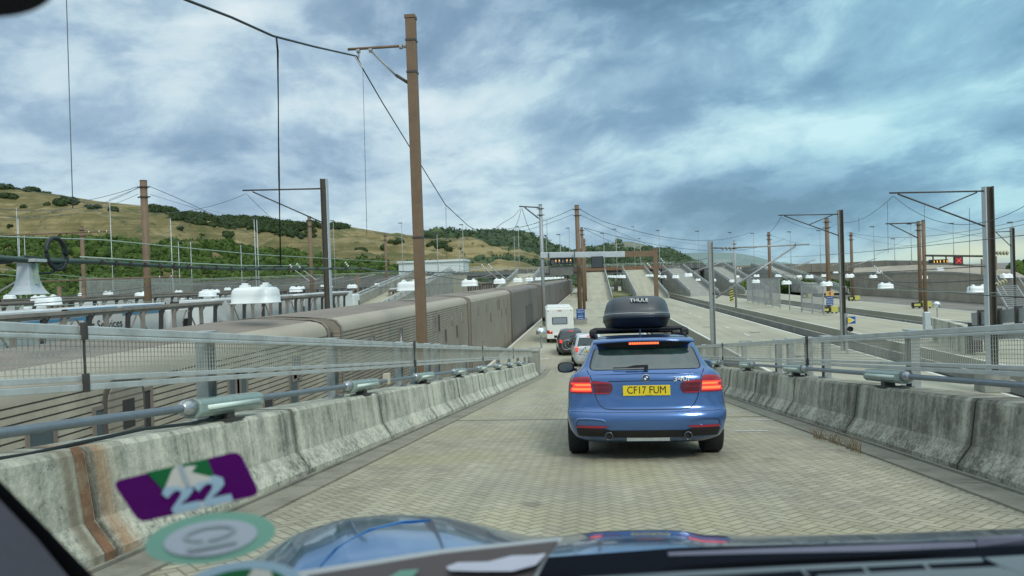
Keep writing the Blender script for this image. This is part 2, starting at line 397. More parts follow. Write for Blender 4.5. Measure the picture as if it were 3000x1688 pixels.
ORD = ['nearest', 'second', 'third', 'fourth', 'fifth', 'sixth', 'seventh', 'eighth', 'ninth', 'tenth', 'eleventh', 'twelfth', 'thirteenth', 'fourteenth', 'fifteenth', 'sixteenth']
# ---------------------------------------------------------------- ground
SL = .103
def zr(y):
    if y < 35: return 4.223-SL*y
    if y < 47: return .618-SL*(y-35)+SL/24*(y-35)**2
    return 0.0
MB().add([(-4000, -200, -1.15), (5000, -200, -1.15), (5000, 6000, -1.15), (-4000, 6000, -1.15)], [(0, 1, 2, 3)]).build('ground', 'bed', kind='structure')
plats = [(-6.7, 4.9), (9.2, 16.9), (21.3, 29.6), (34.2, 42.3), (-19.5, -11.4), (-40, -31.5), (-60, -50), (-85, -66)]
for i, (a, b) in enumerate(plats):
    m_ = MB().box(a, b, -60, 330, -1.1, 0); m_.build('platform', 'plat', kind='structure')
    ln = MB()
    for e in (a, b):
        s_ = 1 if e == a else -1
        ln.box(e+s_*.10 if s_ > 0 else e-.24, e+.24 if s_ > 0 else e-.10, -60, 330, .0, .004)
    ln.build('platform_edge_line', 'white', kind='structure')
# coping, tracks
def track(cx, n):
    t_ = MB()
    for s_ in (-.75, .75):
        t_.box(cx+s_-.035, cx+s_+.035, -60, 330, -.98, -.84)
    t_.build('track', 'dark', kind='structure')
    sl_ = MB()
    for k in range(0, 150): sl_.box(cx-1.25, cx+1.25, 10+k*1.3, 10.25+k*1.3, -1.149, -1.02)
    sl_.build('sleepers', 'conc_d', kind='structure')
for i, cx in enumerate((7.05, 19.1, 31.9, -9.05, -26, -45)): track(cx, i)
# trough walls in the right hand tracks
for i, X in enumerate((5.55, 20.4, 33.3)):
    MB().box(X-.10, X+.10, 10, 330, -1.14, -.42).build('trough_wall', 'conc', kind='structure')
# lane markings on the platforms
mk = MB()
for k in range(9):
    a = PZ(2140, 960, 0); yy = 45+k*9
    mk.box(12.9, 13.02, yy, yy+2.2, .004, .008)
for k in range(6): mk.box(-4.2, -2.9, 49+k*9, 49.18+k*9, .004, .008)
for k in range(5): mk.box(-4.6+.2*k, -4.5+.2*k, 47, 48, .004, .007)
mk.build('lane_marking', 'white', kind='structure')
# ---------------------------------------------------------------- ramp
LX, RX = -2.79, 3.2
ys = [-14]+[k*1.0 for k in range(-12, 60, 2)]
ys = sorted(set(ys+[35, 37, 39, 41, 43, 45, 47, 49]))
MB().grid([[(LX-.02, y, zr(y)+.02), (LX+1.5, y, zr(y)+.02), (RX-1.5, y, zr(y)+.02), (RX+.02, y, zr(y)+.02)] for y in ys if y <= 44]).build('ramp_road', 'paver', kind='structure')
for nm, x0, x1 in (('ramp_side', LX-.66, LX-.02), ('ramp_side', RX+.02, RX+.66)):
    m_ = MB(); yy = [y for y in ys if y <= 45]
    for a, b in zip(yy[:-1], yy[1:]):
        m_.add([(x0, a, -.02), (x1, a, -.02), (x1, b, -.02), (x0, b, -.02), (x0, a, zr(a)+.01), (x1, a, zr(a)+.01), (x1, b, zr(b)+.01), (x0, b, zr(b)+.01)],
               [(0,3,2,1), (4,5,6,7), (3,0,4,7), (1,2,6,5)])
    m_.build(nm, 'conc', kind='structure')
kb = MB()
for s_, x0 in ((1, LX), (-1, RX)):
    for k in range(0, 32):
        a = -2+k*1.4; b = a+1.385
        for (u0, u1, h) in ((.0, .035, .055), (.05, .34, .038)):
            xa, xb = sorted((x0+s_*u0, x0+s_*u1))
            kb.add([(xa, a, zr(a)), (xb, a, zr(a)), (xb, b, zr(b)), (xa, b, zr(b)), (xa, a, zr(a)+h), (xb, a, zr(a)+h), (xb, b, zr(b)+h), (xa, b, zr(b)+h)],
                   [(4,5,6,7), (0,1,5,4), (1,2,6,5), (2,3,7,6), (3,0,4,7)])
kb.build('ramp_gutter', 'kerb', kind='structure')
jm = MB()
for y in (12.9, 27):
    jm.add([(LX+.3, y, zr(y)+.026), (RX-.3, y, zr(y)+.026), (RX-.3, y+.045, zr(y+.045)+.026), (LX+.3, y+.045, zr(y+.045)+.026)], [(0,1,2,3)])
jm.build('ramp_joint', 'black', kind='structure')
pm = MB()
for (x, y, l, wd) in ((2.55, 3.95, .42, .035), (2.3, 12.2, 1.1, .07), (2.5, 14.0, 1.2, .05), (1.9, 10.6, .5, .05)):
    pm.add([(x, y, zr(y)+.027), (x+l, y+.03, zr(y+.03)+.027), (x+l, y+.03+wd, zr(y+.03+wd)+.027), (x, y+wd, zr(y+wd)+.027)], [(0,1,2,3)])
pm.build('ramp_marking', 'white', kind='structure')
# ---------------------------------------------------------------- concrete barriers, railings, tube lights along the ramp
def barrier(x0, s_, m, H, label, side):
    root = thing('concrete_barrier', label, 'barrier', (x0, 0, 0))
    prof = [(0, .0), (.0, .10), (.12, .27), (.17, H-.03), (.20, H), (.56, H), (.58, -.35)]
    segs = [(-3.1, 4.0)] + [(4.03+k*2.95, 4.03+k*2.95+2.92) for k in range(0, 12)]
    for a, b in segs:
        b = min(b, 37.6)
        if a >= b: continue
        yy = np.linspace(a, b, 4); rows = []
        for y in yy: rows.append([Vector((-s_*u if s_ > 0 else -s_*u, y, zr(y)+h)) for u, h in prof])
        n = len(prof); mb = MB().grid(rows)
        mb.f += [tuple(range(n)), tuple(range((len(yy)-1)*n, len(yy)*n))[::-1]]
        mb.build('barrier_section', m, root)
    return root
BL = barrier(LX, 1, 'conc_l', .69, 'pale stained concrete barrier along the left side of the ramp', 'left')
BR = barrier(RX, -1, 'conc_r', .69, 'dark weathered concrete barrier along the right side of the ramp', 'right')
# rusty joint plate on the near left section
mb = MB(); prof = [(-.004, .0), (-.006, .10), (.114, .27), (.164, .66), (.19, .70)]
mb.grid([[(-u+.004, y, zr(y)+h+.002) for u, h in prof] for y in (3.90, 3.94, 3.98)])
mb.build('joint_plate', 'rust', BL)
# pier at the foot of the ramp
MB().box(-.56, -.02, 37.7, 39.2, -.05, 1.62).box(-.60, .02, 37.66, 39.24, 1.62, 1.70).build('end_pier', 'conc', BL, bevel=.02)
MB().box(.02, .56, 37.7, 39.2, -.05, 1.62).build('end_pier', 'conc', BR, bevel=.02)
def railing(x0, s_, z0, z1, label, yend):
    root = thing('mesh_railing', label, 'railing', (x0, 0, 0))
    o = MB(); d = -s_                       # outward direction in x is d
    xm = d*.30
    P = lambda x, y, z: Vector((x, y, zr(y)+z))
    joints = [-3.2, 4.15, 12.4, 12.44, 20.3, 28.2, yend]
    tr = MB(); br = MB()
    for a, b in zip(joints[:-1], joints[1:]):
        if b-a < .1: continue
        for (mbb, z, hh) in ((tr, z1, .052),):
            mbb.bar(P(xm, a+.02, z), P(xm, b-.01, z), .06, hh)
            mbb.bar(P(xm-d*.035, a+.02, z-.045), P(xm-d*.035, b-.01, z-.045), .014, .028)
        br.bar(P(xm, a+.02, z0), P(xm, b-.01, z0), .06, .035); br.bar(P(xm, a+.02, z0-.052), P(xm, b-.01, z0-.052), .075, .04)
    tr.build('top_rail', 'alu', root, bevel=.006); br.build('bottom_rail', 'alu', root, bevel=.004)
    for j in joints[1:-1]:
        cl_ = MB(); cl_.bar(P(xm-d*.05, j, z1-.06), P(xm-d*.05, j, z1+.045), .03, .03); cl_.bar(P(xm-d*.05, j, z0-.08), P(xm-d*.05, j, z0+.03), .03, .03)
        cl_.bar(P(xm-d*.045, j, z0-.06), P(xm-d*.045, j, z1-.02), .008, .012).build('rail_clamp', 'dark', root)
    wm = MB(); y = -3.0; k = 0
    while y < yend:
        wr = .0045 if y < 12 else .006
        wm.bar(P(xm, y, z0), P(xm, y, z1), wr, wr); y += .042 if y < 12 else .07
    nh = 9
    for i in range(1, nh):
        z = z0+(z1-z0)*i/nh
        for a, b in ((-3, 35), (35, 38)):
            wm.bar(P(xm, a, z), P(xm, min(b, yend), z), .0042, .0042)
    wm.build('mesh_panel', 'wire_l', root)
    posts = [-1.0, 2.3, 5.85, 8.85, 12.0, 12.95, 14.1, 15.0, 18.3, 21.7, 24.8, 28.1, 31.4, 34.6]
    for y in posts:
        pb = MB(); h0 = .69
        pb.bar(P(d*.42, y-.06, h0), P(d*.42, y-.06, z1+.03), .10, .012, Vector((0, 1, 0))) if 0 else None
        M4 = Matrix.Translation((d*.42, y, zr(y)))
        pb.box(-.05, .05, -.075, -.063, h0, z1+.03, M4).box(-.05, .05, .063, .075, h0, z1+.03, M4).box(-.006, .006, -.063, .063, h0, z1+.03, M4)
        pb.box(-.035, .035, -.11, .11, h0+.0, h0+.03, M4); pb.box(-.09, .09, -.13, .13, h0-.0, h0+.018, M4)
        pb.box(-.07, .07, -.10, .10, z1+.03, z1+.045, M4)
        pb.build('post', 'alu_d', root)
    return root
railing(LX, 1, 1.09, 1.385, 'silver mesh railing on top of the left concrete barrier', 37.4)
railing(RX, -1, .97, 1.31, 'silver mesh railing on top of the right concrete barrier', 37.4)
def pipe(x0, s_, label):
    d = -s_; pts = [(x0+d*.27, y, zr(y)+.83) for y in np.linspace(-3, 34, 38)]
    MB().path(pts, .030, 10).build('handrail_pipe', 'pipe', smooth=True, label=label, category='pipe')
pipe(LX, 1, 'long bluish steel pipe running above the left concrete barrier, linking the tube lights')
pipe(RX, -1, 'long dark steel pipe running above the right concrete barrier, linking the tube lights')
def tubelight(label):
    r = thing('tube_light', label, 'light', group='tube lights along the ramp')
    q = [(-.09, -.045), (-.08, .035), (-.05, .06), (.05, .06), (.08, .035), (.09, -.045), (.05, -.085), (-.05, -.085)]
    MB().prism([(u, -.52, v) for u, v in q], (0, 1.08, 0)).build('housing', 'lampg', r, bevel=.012)
    MB().path([(.084, -.42, -.01), (.084, .46, -.01)], .020, 8).path([(-.084, -.42, -.01), (-.084, .46, -.01)], .020, 8).build('lamp_tube', 'tube', r, smooth=True)
    MB().lathe((0, 0, 0), [(.028, -.66), (.045, -.65), (.062, -.61), (.068, -.53)], 14, Matrix.Rotation(-math.pi/2, 3, 'X')).build('end_cap', 'sus', r, smooth=True)
    MB().box(-.06, .06, -.06, .06, -.125, -.08).box(-.10, .10, -.16, .16, -.14, -.125).build('foot_bracket', 'dark', r)
    return r
TL = None
LAB = {1: 'left', -1: 'right'}
for s_, x0 in ((1, LX), (-1, RX)):
    yl = [2.2, 5.85, 9.5, 13.1, 16.6, 20.1, 23.6, 27.1, 30.6] if s_ > 0 else [4.7, 9.2, 13.2, 17.2, 21.4, 25.5, 29.6]
    for i, y in enumerate(yl):
        lb = f'grey tube light on the {LAB[s_]} barrier of the ramp, {ORD[i]} from the near end'
        if TL is None: TL = tubelight(lb); o = TL
        else: o = copy_tree(TL, label=lb)
        o.location = (x0-s_*.27, y, zr(y)+.83); o.rotation_euler = (-math.atan(SL), 0, 0)
# cables lying on the barriers
pts = [(LX-.30, y, zr(y)+.705+.015*math.sin(y*3)) for y in np.linspace(-2, 4.2, 14)]+[(LX-.25, 4.7, zr(4.7)+.73), (LX-.25, 5.3, zr(5.3)+.71), (LX-.26, 5.9, zr(5.9)+.72)]
MB().path(pts, .013, 6).build('loose_cable', 'cable', smooth=True, label='black cable lying on top of the left barrier below the first tube light', category='cable')
pts = [(RX+.3, 3.6, zr(3.6)+.72), (RX+.32, 3.9, zr(3.9)+.86), (RX+.35, 4.2, zr(4.2)+.84), (RX+.4, 4.45, zr(4.45)+.71), (RX+.3, 4.9, zr(4.9)+.70), (RX+.3, 5.5, zr(5.5)+.80), (RX+.32, 5.9, zr(5.9)+.72)]
MB().path(pts, .013, 6).build('loose_cable', 'cable', smooth=True, label='black looped cable hanging under the big tube light on the right barrier', category='cable')
# dry weeds in the right gutter
for i, (y, x) in enumerate(((9.6, 2.78), (9.1, 2.82), (8.4, 2.8))):
    mb = MB()
    for k in range(26):
        a = random.uniform(0, 6.28); l = random.uniform(.05, .19); bx = x+random.uniform(-.03, .03); by = y+random.uniform(-.22, .22)
        p0 = Vector((bx, by, zr(by)+.03)); p1 = p0+Vector((math.cos(a)*l*.6, math.sin(a)*l*.6, l)); mb.path([p0, (p0+p1)/2+Vector((0, 0, .02)), p1], [.004, .003, .001], 4)
    mb.build('dry_weed', mat('weed', (.22, .17, .10), .9, var=.3), label='dry brown weed in the right gutter, '+('farthest of the three', 'middle of the three', 'nearest of the three')[i], category='weed', group='dry weeds in the gutter')
# mirror globes
def globe(p, r, zb, label):
    t_ = thing('mirror_globe', label, 'convex mirror', (p[0], p[1], zb))
    c = p[2]-zb
    MB().path([(0, 0, 0), (0, 0, c-r)], .05, 8).build('post', 'grey', t_)
    MB().lathe((0, 0, c), [(r*math.sin(a)+.0005, -r*math.cos(a)) for a in np.linspace(.02, math.pi-.02, 16)], 24).build('ball', 'mirror', t_, smooth=True)
    MB().lathe((0, 0, c+r), [(.05, -.02), (.03, .05)], 8).build('top_cap', 'dark', t_)
p = PY(1585, 974, 39.0); globe(p, .27, 1.7, 'mirrored ball on a short post at the foot of the left barrier')
p = PD(2745, 893, 62); globe(p, .30, .9, 'mirrored ball on a post by the concrete wall on the right')
# ---------------------------------------------------------------- beige shuttle train
TXN, TXF = -7.06, -11.0
def wag_profile():
    pts = []                                 # near side from bottom to shoulder with ribs
    z = -.95; side = [(TXN, -.95)]
    zz = -.6
    while zz < 4.03:
        side += [(TXN, zz), (TXN-.022, zz+.004), (TXN-.022, zz+.020), (TXN, zz+.026)]; zz += .105
    side += [(TXN, 4.08)]
    return side
def wagon(y0, y1, label, kind):
    t_ = thing('train_wagon', label, 'train wagon', (0, y0, 0), group='wagons of the beige train')
    L = y1-y0-.9; side = wag_profile()
    sm, shm, rm = ('wag_side_lit' if y0 < 0 else 'wag_side', 'wag_sh', 'wag_roof') if kind == 'a' else ('wag_far', 'wag_far', 'wag_roof')
    def ex(poly, a, b, closed=False):
        mb = MB(); mb.grid([[(x, a, z) for x, z in poly], [(x, b, z) for x, z in poly]]); return mb
    mb = ex(side, .0, L)
    far = [(TXF, 4.0), (TXF, -.95)]; mb.grid([[(x, 0, z) for x, z in far], [(x, L, z) for x, z in far]])
    ep = [(TXN, -.95), (TXN, 4.08), (TXN-.03, 4.22), (TXN-.17, 4.38), (TXN-.45, 4.46), (-9.03, 4.55), (TXF+.45, 4.46), (TXF+.2, 4.38), (TXF, 4.0), (TXF, -.95)]
    mb.add([(x, 0, z) for x, z in ep], [tuple(range(len(ep)))]); mb.add([(x, L, z) for x, z in ep], [tuple(range(len(ep)))[::-1]])
    mb.build('body', sm, t_)
    sh = [(TXN, 4.08), (TXN-.012, 4.16), (TXN-.05, 4.26), (TXN-.14, 4.35), (TXN-.28, 4.41), (TXN-.45, 4.44)]
    ex(sh, 0, L).build('roof_shoulder', shm, t_, smooth=True)
    rf = [(TXN-.45, 4.44), (TXN-.46, 4.45), (-8.3, 4.52), (-9.03, 4.55), (-9.8, 4.52), (TXF+.45, 4.45), (TXF+.2, 4.32), (TXF, 4.0)]
    mb = ex(rf, 0, L)
    for k in range(3): mb.box(TXF+.5, TXN-.5, L*(.25+.25*k)-.02, L*(.25+.25*k)+.02, 4.40, 4.47)
    mb.build('roof', rm, t_)
    for a, b, o_ in ((-.02, .16, .02), (L-.16, L+.02, .02)):
        pr = [(x+(.02 if x > -9 else -.02), z+.02) for x, z in ep[0:]]
        g = MB(); g.grid([[(x, a, z) for x, z in pr], [(x, b, z) for x, z in pr]])
        g.build('end_frame', rm if kind == 'a' else 'wag_side', t_)
    g = MB()
    for k in range(5):
        a = L+.05+k*.17; pr = [(x+(-.16 if x > -9 else .16), z-.12) for x, z in ep]
        g.grid([[(x, a, z) for x, z in pr], [(x, a+.07, z) for x, z in pr]])
        pr2 = [(x+(-.22 if x > -9 else .22), z-.17) for x, z in ep]
        g.grid([[(x, a+.07, z) for x, z in pr2], [(x, a+.17, z) for x, z in pr2]])
    g.build('gangway', 'wag_seal', t_)
    def win(y, z, h, w_=.42, m='gw'):
        f = MB(); X = TXN+.012; tl = 0
        for (a, b, c, d) in ((-w_/2-.06, w_/2+.06, h/2, h/2+.06), (-w_/2-.06, w_/2+.06, -h/2-.06, -h/2), (-w_/2-.06, -w_/2, -h/2, h/2), (w_/2, w_/2+.06, -h/2, h/2)):
            f.box(TXN-.03, X+.01, y+a, y+b, z+c, z+d)
        fo = f.build('window', 'wag_roof' if kind == 'a' else 'wag_far', t_)
        MB().box(TXN-.03, X-.008, y-w_/2, y+w_/2, z-h/2, z+h/2).build('pane', m, fo)
    if kind == 'a':
        for y, z, h in ((3.0, 3.45, .5), (6.6, 3.45, .5), (12.6, 3.45, .55), (13.5, 3.45, .75), (16.8, 3.45, .5), (19.6, 3.45, .5), (8.6, 2.75, .6), (15.0, 2.75, .6), (18.0, 2.75, .6)): win(y, z, h, .42, 'trussd' if z < 3 or h > .6 else 'gw')
        for y in (4.2, 17.4):
            dr = MB().box(TXN-.02, TXN+.02, y-.55, y+.55, -.2, 1.75).build('door', 'wag_side', t_, bevel=.015)
            MB().box(TXN+.02, TXN+.03, y-.18, y+.18, .8, 1.45).build('door_window', 'gw', dr)
    if kind == 'l':
        MB().box(TXN-.02, TXN+.02, 14, 24, -.6, 2.4).build('loading_shutter', 'dark', t_)
    return t_, win
ordl = ['wagon', 'second wagon', 'third wagon', 'fourth wagon']
W0, win0 = wagon(-2.6, 20.2, 'brightly lit beige ribbed train wagon with an oval hatch, beside the near left barrier', 'a')
# hatch + big windows at the places they show from the ramp
def oval(y, z, w_, h, m, t_, x, d):
    pts = []
    for k in range(24):
        a = 2*math.pi*k/24; c, s = math.cos(a), math.sin(a)
        pts.append((x, y+w_/2*math.copysign(abs(c)**.55, c), z+h/2*math.copysign(abs(s)**.45, s)))
    return MB().prism(pts, (d, 0, 0))
hy = 10.45+2.6
h_ = oval(hy, 3.5, 1.0, 1.25, '', W0, TXN-.05, .075).build('hatch_seal', 'wag_seal', W0)
oval(hy, 3.5, .84, 1.08, '', W0, TXN-.04, .085).build('hatch', 'wag_side', h_)
MB().box(TXN+.04, TXN+.055, hy-.10, hy+.18, 3.35, 3.78).build('hatch_handle', 'trussd', h_)
for y, z, h in ((8.75, 3.40, .55), (13.9, 3.40, .60), (16.8, 2.95, .85)): win0(y+2.6, z, h, .42, 'gw')
wagon(20.2, 42.8, 'beige ribbed train wagon behind the big square brown mast', 'a')
wagon(42.8, 65.4, 'beige ribbed train wagon, third along, between the big mast and the dark lettered wagon', 'a')
wagon(65.4, 98.6, 'dark brown train wagon with a large shutter and pale lettering beside the motorhome', 'l')
for i, y in enumerate((105, 128, 151, 174, 197, 220, 243, 266)):
    wagon(y, y+23, f'grey brown train wagon past the dark gap, {ORD[i]} beyond it' if i else 'grey brown train wagon just past the dark gap in the train', 'f')
# pale faded marks on the dark wagon
MT = Matrix.Rotation(math.pi/2, 4, 'Z') @ FACE_BACK
# ---------------------------------------------------------------- lorry carrying wagons (open lattice) and lorries
def lattice(L, label, X0):
    t_ = thing('lorry_wagon', label, 'train wagon', group='open lattice lorry wagons')
    for s_, m in ((1, 'truss'), (-1, 'trussd')):
        x = s_*2.0
        MB().box(x-.16, x+.16, 0, L, 4.46, 4.62).box(x-.05, x+.05, 0, L, 4.30, 4.46).build('roof_beam', m, t_)
        k = 0; y = .5
        while y < L-.3:
            lean = .42 if k % 2 else -.10
            MB().bar((x, y, -.3), (x, y+lean, 4.36), .15, .22).bar((x, y+lean, 4.0), (x, y+lean*.6+.5, 4.4), .12, .07).build('post', 'trussd' if k % 2 else m, t_)
            k += 1; y += 1.25 if k % 2 else 1.75
    b = MB(); y = .6; k = 0
    while y < L-2.6:
        for x in (2.0, -2.0):
            if k % 2: b.bar((x, y, 1.2), (x, y+2.2, 4.2), .065)
            else: b.bar((x, y+2.2, 1.2), (x, y, 4.2), .065)
        y += 2.42; k += 1
    for x in (2.0, -2.0):
        for z in (1.25, 2.3): b.bar((x, 0, z), (x, L, z), .07)
    b.build('brace', 'truss', t_)
    MB().box(-2.05, 2.05, 0, L, -.4, -.15).build('deck', 'trussd', t_)
    return t_
LW = None
def place_lattice(X, y0, n, lab, L=24.0, step=25.0, dz=0):
    global LW
    for i in range(n):
        lb = lab.format(ORD[i])
        if LW is None: LW = lattice(L, lb, X); o = LW
        else: o = copy_tree(LW, label=lb)
        o.location = (X, y0+i*step, dz)
place_lattice(-26, 22, 2, 'open lattice lorry wagon in the row next to the train, {} in view')
place_lattice(-26, 86, 5, 'open lattice lorry wagon beyond the left ramp, {} in its row')
place_lattice(-63, 46, 6, 'open lattice lorry wagon in the farthest row at the left, {} along', dz=.45)
place_lattice(-45, 30, 6, 'open lattice lorry wagon in the second row from the beige train, {} along', dz=.35)
def lorry(label, blue=False, L=13.0):
    t_ = thing('lorry', label, 'lorry', group='white lorries on the lattice wagons')
    MB().box(-1.25, 1.25, 0, L, 1.5, 3.66).build('trailer', 'lorry', t_, bevel=.04)
    MB().box(-1.2, 1.2, L+.6, L+2.6, .6, 3.3).build('cab', 'lorry', t_, bevel=.15)
    MB().box(-1.21, 1.21, L+1.9, L+2.55, 1.7, 2.6).build('cab_window', 'glass', t_)
    MB().box(-1.0, 1.0, .2, L+2.4, .55, 1.48).box(-1.22, 1.22, 4, L-1.5, .35, .9).build('chassis', 'dark', t_)
    for y in (1.4, 2.7, 4.0, L-.6, L+1.9):
        for x in (-1.05, 1.05):
            MB().lathe((x, y, .35), [(.05, -.16), (.45, -.16), (.5, -.1), (.5, .1), (.45, .16), (.05, .16)], 14, Matrix.Rotation(math.pi/2, 3, 'Y')).build('wheel', 'tyre', t_, smooth=True)
    if blue:
        MB().box(1.25, 1.262, 1.5, 6, 3.05, 3.2).box(1.25, 1.262, 4.5, 4.9, 3.2, 3.62).box(1.25, 1.262, 6.0, 6.5, 2.95, 3.5).box(1.25, 1.262, 7.4, 7.9, 2.95, 3.5).box(1.25, 1.262, 9.0, L-.6, 3.1, 3.3).box(1.25, 1.262, 4.5, 8.6, 3.4, 3.62).box(1.25, 1.263, 9, L-.3, 3.5, 3.6).build('blue_stripe', 'blue_l', t_)
        text('lettering', 'Quality Transport Services', .62, 'ink', t_, Matrix.Translation((1.265, 5.6, 2.72)) @ MT, .004)
    return t_
lorry('white box lorry with blue stripes and dark lettering on the nearest lattice wagon', True).location = (-26, 27.8, 1.05)
l2 = lorry('plain white lorry behind the lattice posts, to the left of the round brown pole'); l2.location = (-26, 46.5, 1.05)
for x, y, lb in ((-26, 62, 'plain white lorry behind the lattice posts beside the white van'), (-26, 92, 'plain white lorry on the wagon past the left ramp'), (-45, 40, 'white lorry in the second lattice row, at the left edge'),
                 (-45, 62, 'white lorry in the second lattice row, behind the grey mast'), (-45, 84, 'white lorry in the second lattice row, farthest from the ramp'), (-26, 118, 'white lorry on the second wagon past the left ramp')):
    copy_tree(l2, label=lb).location = (x, y, 1.05 if x > -30 else 1.2)
# ---------------------------------------------------------------- generic small car
def carbody(t_, L, W, H, paint, suv=True):
    # (z, halfwidth, rear y, front y)
    lv = [(.22, .84, .10, L-.1), (.45, .98, .0, L), (.70, 1.0, .02, L-.02), (.58*H, .985, .05, L-.1), (.62*H, .95, .08, L-1.05), (.64*H, .90, .10, L-1.35), (.92*H, .76, .30, L-2.2), (.975*H, .70, .42, L-2.4), (H, .52, .7, L-2.7)]
    rows = []
    for z, hw, r_, f_ in lv:
        hw *= W/2; ring = []; n = 7; rc = .30
        for k in range(n+1):
            a = k/n*math.pi/2; ring.append((hw-rc+rc*math.sin(a), r_+rc-rc*math.cos(a)))
        fr = [(hw-rc+rc*math.cos(a), f_-rc+rc*math.sin(a)) for a in np.linspace(0, math.pi/2, n+1)]
        half = ring+fr
        full = half+[(-x, y) for x, y in half[::-1]]
        rows.append([(x, y, z) for x, y in full]+[(full[0][0], full[0][1], z)])
    mb = MB().grid(rows); n = len(rows[0])
    mb.f.append(tuple((len(rows)-1)*n+k for k in range(n-1))); mb.f.append(tuple(range(n-1))[::-1])
    mb.build('body', paint, t_, smooth=True)
    zb, zt = .655*H, .90*H; wb, wt = W/2*.76, W/2*.62
    MB().prism([(-wb, .10, zb), (wb, .10, zb), (wt, .275, zt), (-wt, .275, zt)], (0, .05, 0)).build('rear_window', 'glass', t_)
    for s_ in (-1, 1):
        x0, x1 = s_*W/2*.91, s_*W/2*.775
        MB().prism([(x0, .75, zb), (x0, L-1.9, zb), (x1, L-2.6, zt), (x1, .75, zt)], (s_*.02, 0, 0)).build('side_window', 'glass', t_)
        MB().box(s_*W/2*.80-.09, s_*W/2*.80+.09, .0, .10, .50*H, .62*H).build('tail_light', 'brake', t_, bevel=.02)
        MB().box(s_*W/2*1.0-.02, s_*W/2*1.0+.10 if s_ > 0 else s_*W/2-.10, L-2.1, L-1.98, .62*H, .72*H).build('wing_mirror', 'black', t_) if 0 else None
        mbx = MB().box(*sorted((s_*(W/2-.04), s_*(W/2+.18))), L-2.1, L-1.98, .60*H, .70*H).build('wing_mirror', 'black', t_)
        for y in (.95, L-.95):
            MB().lathe((s_*(W/2-.13), y, .34), [(.04, -.11), (.28, -.12), (.34, -.08), (.34, .08), (.28, .12), (.04, .11)], 18, Matrix.Rotation(math.pi/2, 3, 'Y')).build('wheel', 'tyre', t_, smooth=True)
    MB().box(-.14, .14, .29, .40, .93*H, .955*H).build('brake_light', 'brake', t_)
    MB().box(-.26, .26, -.012, .01, .46*H, .46*H+.11).build('number_plate', 'plate', t_)
def bike(t_name, label, loc, wd=.33):
    b = thing('bicycle', label, 'bicycle', loc)
    for i, x in enumerate((-.5, .5)):
        ring = [(x+wd*math.cos(a), 0, wd*math.sin(a)) for a in np.linspace(0, 2*math.pi, 25)[:-1]]
        wh = MB().path(ring, .018, 6, True).build('wheel', 'sus' if i == 0 else 'tyre', b, smooth=True)
        MB().path([(x, -.04, 0), (x, .04, 0)], .03, 6).build('hub', 'dark', wh)
    MB().path([(-.5, 0, 0), (-.15, 0, .42), (.3, 0, .45), (0, 0, -.05), (-.15, 0, .42)], .017, 6).path([(-.5, 0, 0), (0, 0, -.05)], .012).path([(.5, 0, 0), (.3, 0, .6)], .016, 6).build('frame', 'black', b)
    MB().box(-.28, -.04, -.05, .05, .52, .56).build('saddle', 'black', b); MB().path([(.3, -.25, .6), (.3, .25, .6)], .014, 6).build('handlebar', 'black', b)
    return b
suv = thing('parked_car', 'dark grey off-road car with a bicycle on its back, queuing behind the motorhome', 'car', (-1.42, 50.6, 0), (0, 0, R(5)))
carbody(suv, 4.4, 1.86, 1.78, 'dgrey')
bike('b', 'bicycle with a pale rimmed wheel on the back of the dark grey car', (-1.25, 50.30, .78))
bike('b', 'black bicycle behind the pale rimmed one on the dark grey car', (-1.05, 50.42, .84))
sv = thing('parked_car', 'silver car with bicycles on its back, mostly hidden behind the blue car', 'car', (-.18, 43.6, .03), (-R(1), 0, R(4)))
carbody(sv, 4.6, 1.9, 1.95, 'sil')
bike('b', 'dark bicycle on the back of the silver car', (-.3, 43.3, .85))
mh = thing('motorhome', 'white motorhome with a grey rear window and red corner lights, ahead of the dark car', 'motorhome', (-2.62, 60.5, 0), (0, 0, R(4)))
MB().box(-1.13, 1.13, 0, 6.2, .62, 2.86).build('body', 'white', mh, bevel=.12, seg=3)
MB().box(-1.0, 1.0, .25, 5.0, 2.84, 3.0).build('roof_pod', 'white', mh, bevel=.07)
MB().box(-1.08, 1.08, -.06, .1, .38, .80).box(-1.12, 1.12, .1, 6.1, .40, .66).build('bumper', 'white', mh, bevel=.04)
wo = MB().box(-.62, .62, -.03, .01, 1.55, 2.13).build('rear_window', 'black', mh, bevel=.01); MB().box(-.56, .56, -.042, -.03, 1.6, 2.08).build('pane', mat('mh glass', (.24, .28, .32), .25, var=.1), wo)
for s_ in (-1, 1):
    MB().prism([(s_*1.10, -.05, 1.12), (s_*.62, -.05, .95), (s_*.60, -.05, .66), (s_*1.02, -.05, .70)][::s_], (0, .05, 0)).build('tail_light', 'red', mh)
    MB().box(s_*.93-.035, s_*.93+.035, -.02, .0, 2.62, 2.69).build('marker_light', 'black', mh)
    MB().box(*sorted((s_*1.15, s_*1.42)), 5.6, 5.72, 1.5, 1.85).build('wing_mirror', 'black', mh, bevel=.03)
    for y in (1.7, 5.4): MB().lathe((s_*.98, y, .35), [(.04, -.11), (.28, -.12), (.35, -.08), (.35, .08), (.28, .12), (.04, .11)], 18, Matrix.Rotation(math.pi/2, 3, 'Y')).build('wheel', 'tyre', mh, smooth=True)
MB().box(-.85, -.75, -.07, -.05, .92, 1.0).build('lit_lamp', 'brake2', mh)
MB().box(-.16, .16, -.015, .0, 2.62, 2.68).build('brake_light', 'red', mh)
wv = thing('white_van', 'small white car seen between the lattice posts near the grey mast', 'car', (-26.2, 66, 0)); carbody(wv, 4.3, 1.8, 1.55, 'lorry')
wv.location = (-24.9, 62.5, -.1) if 0 else (-21.8, 60.5, .02)
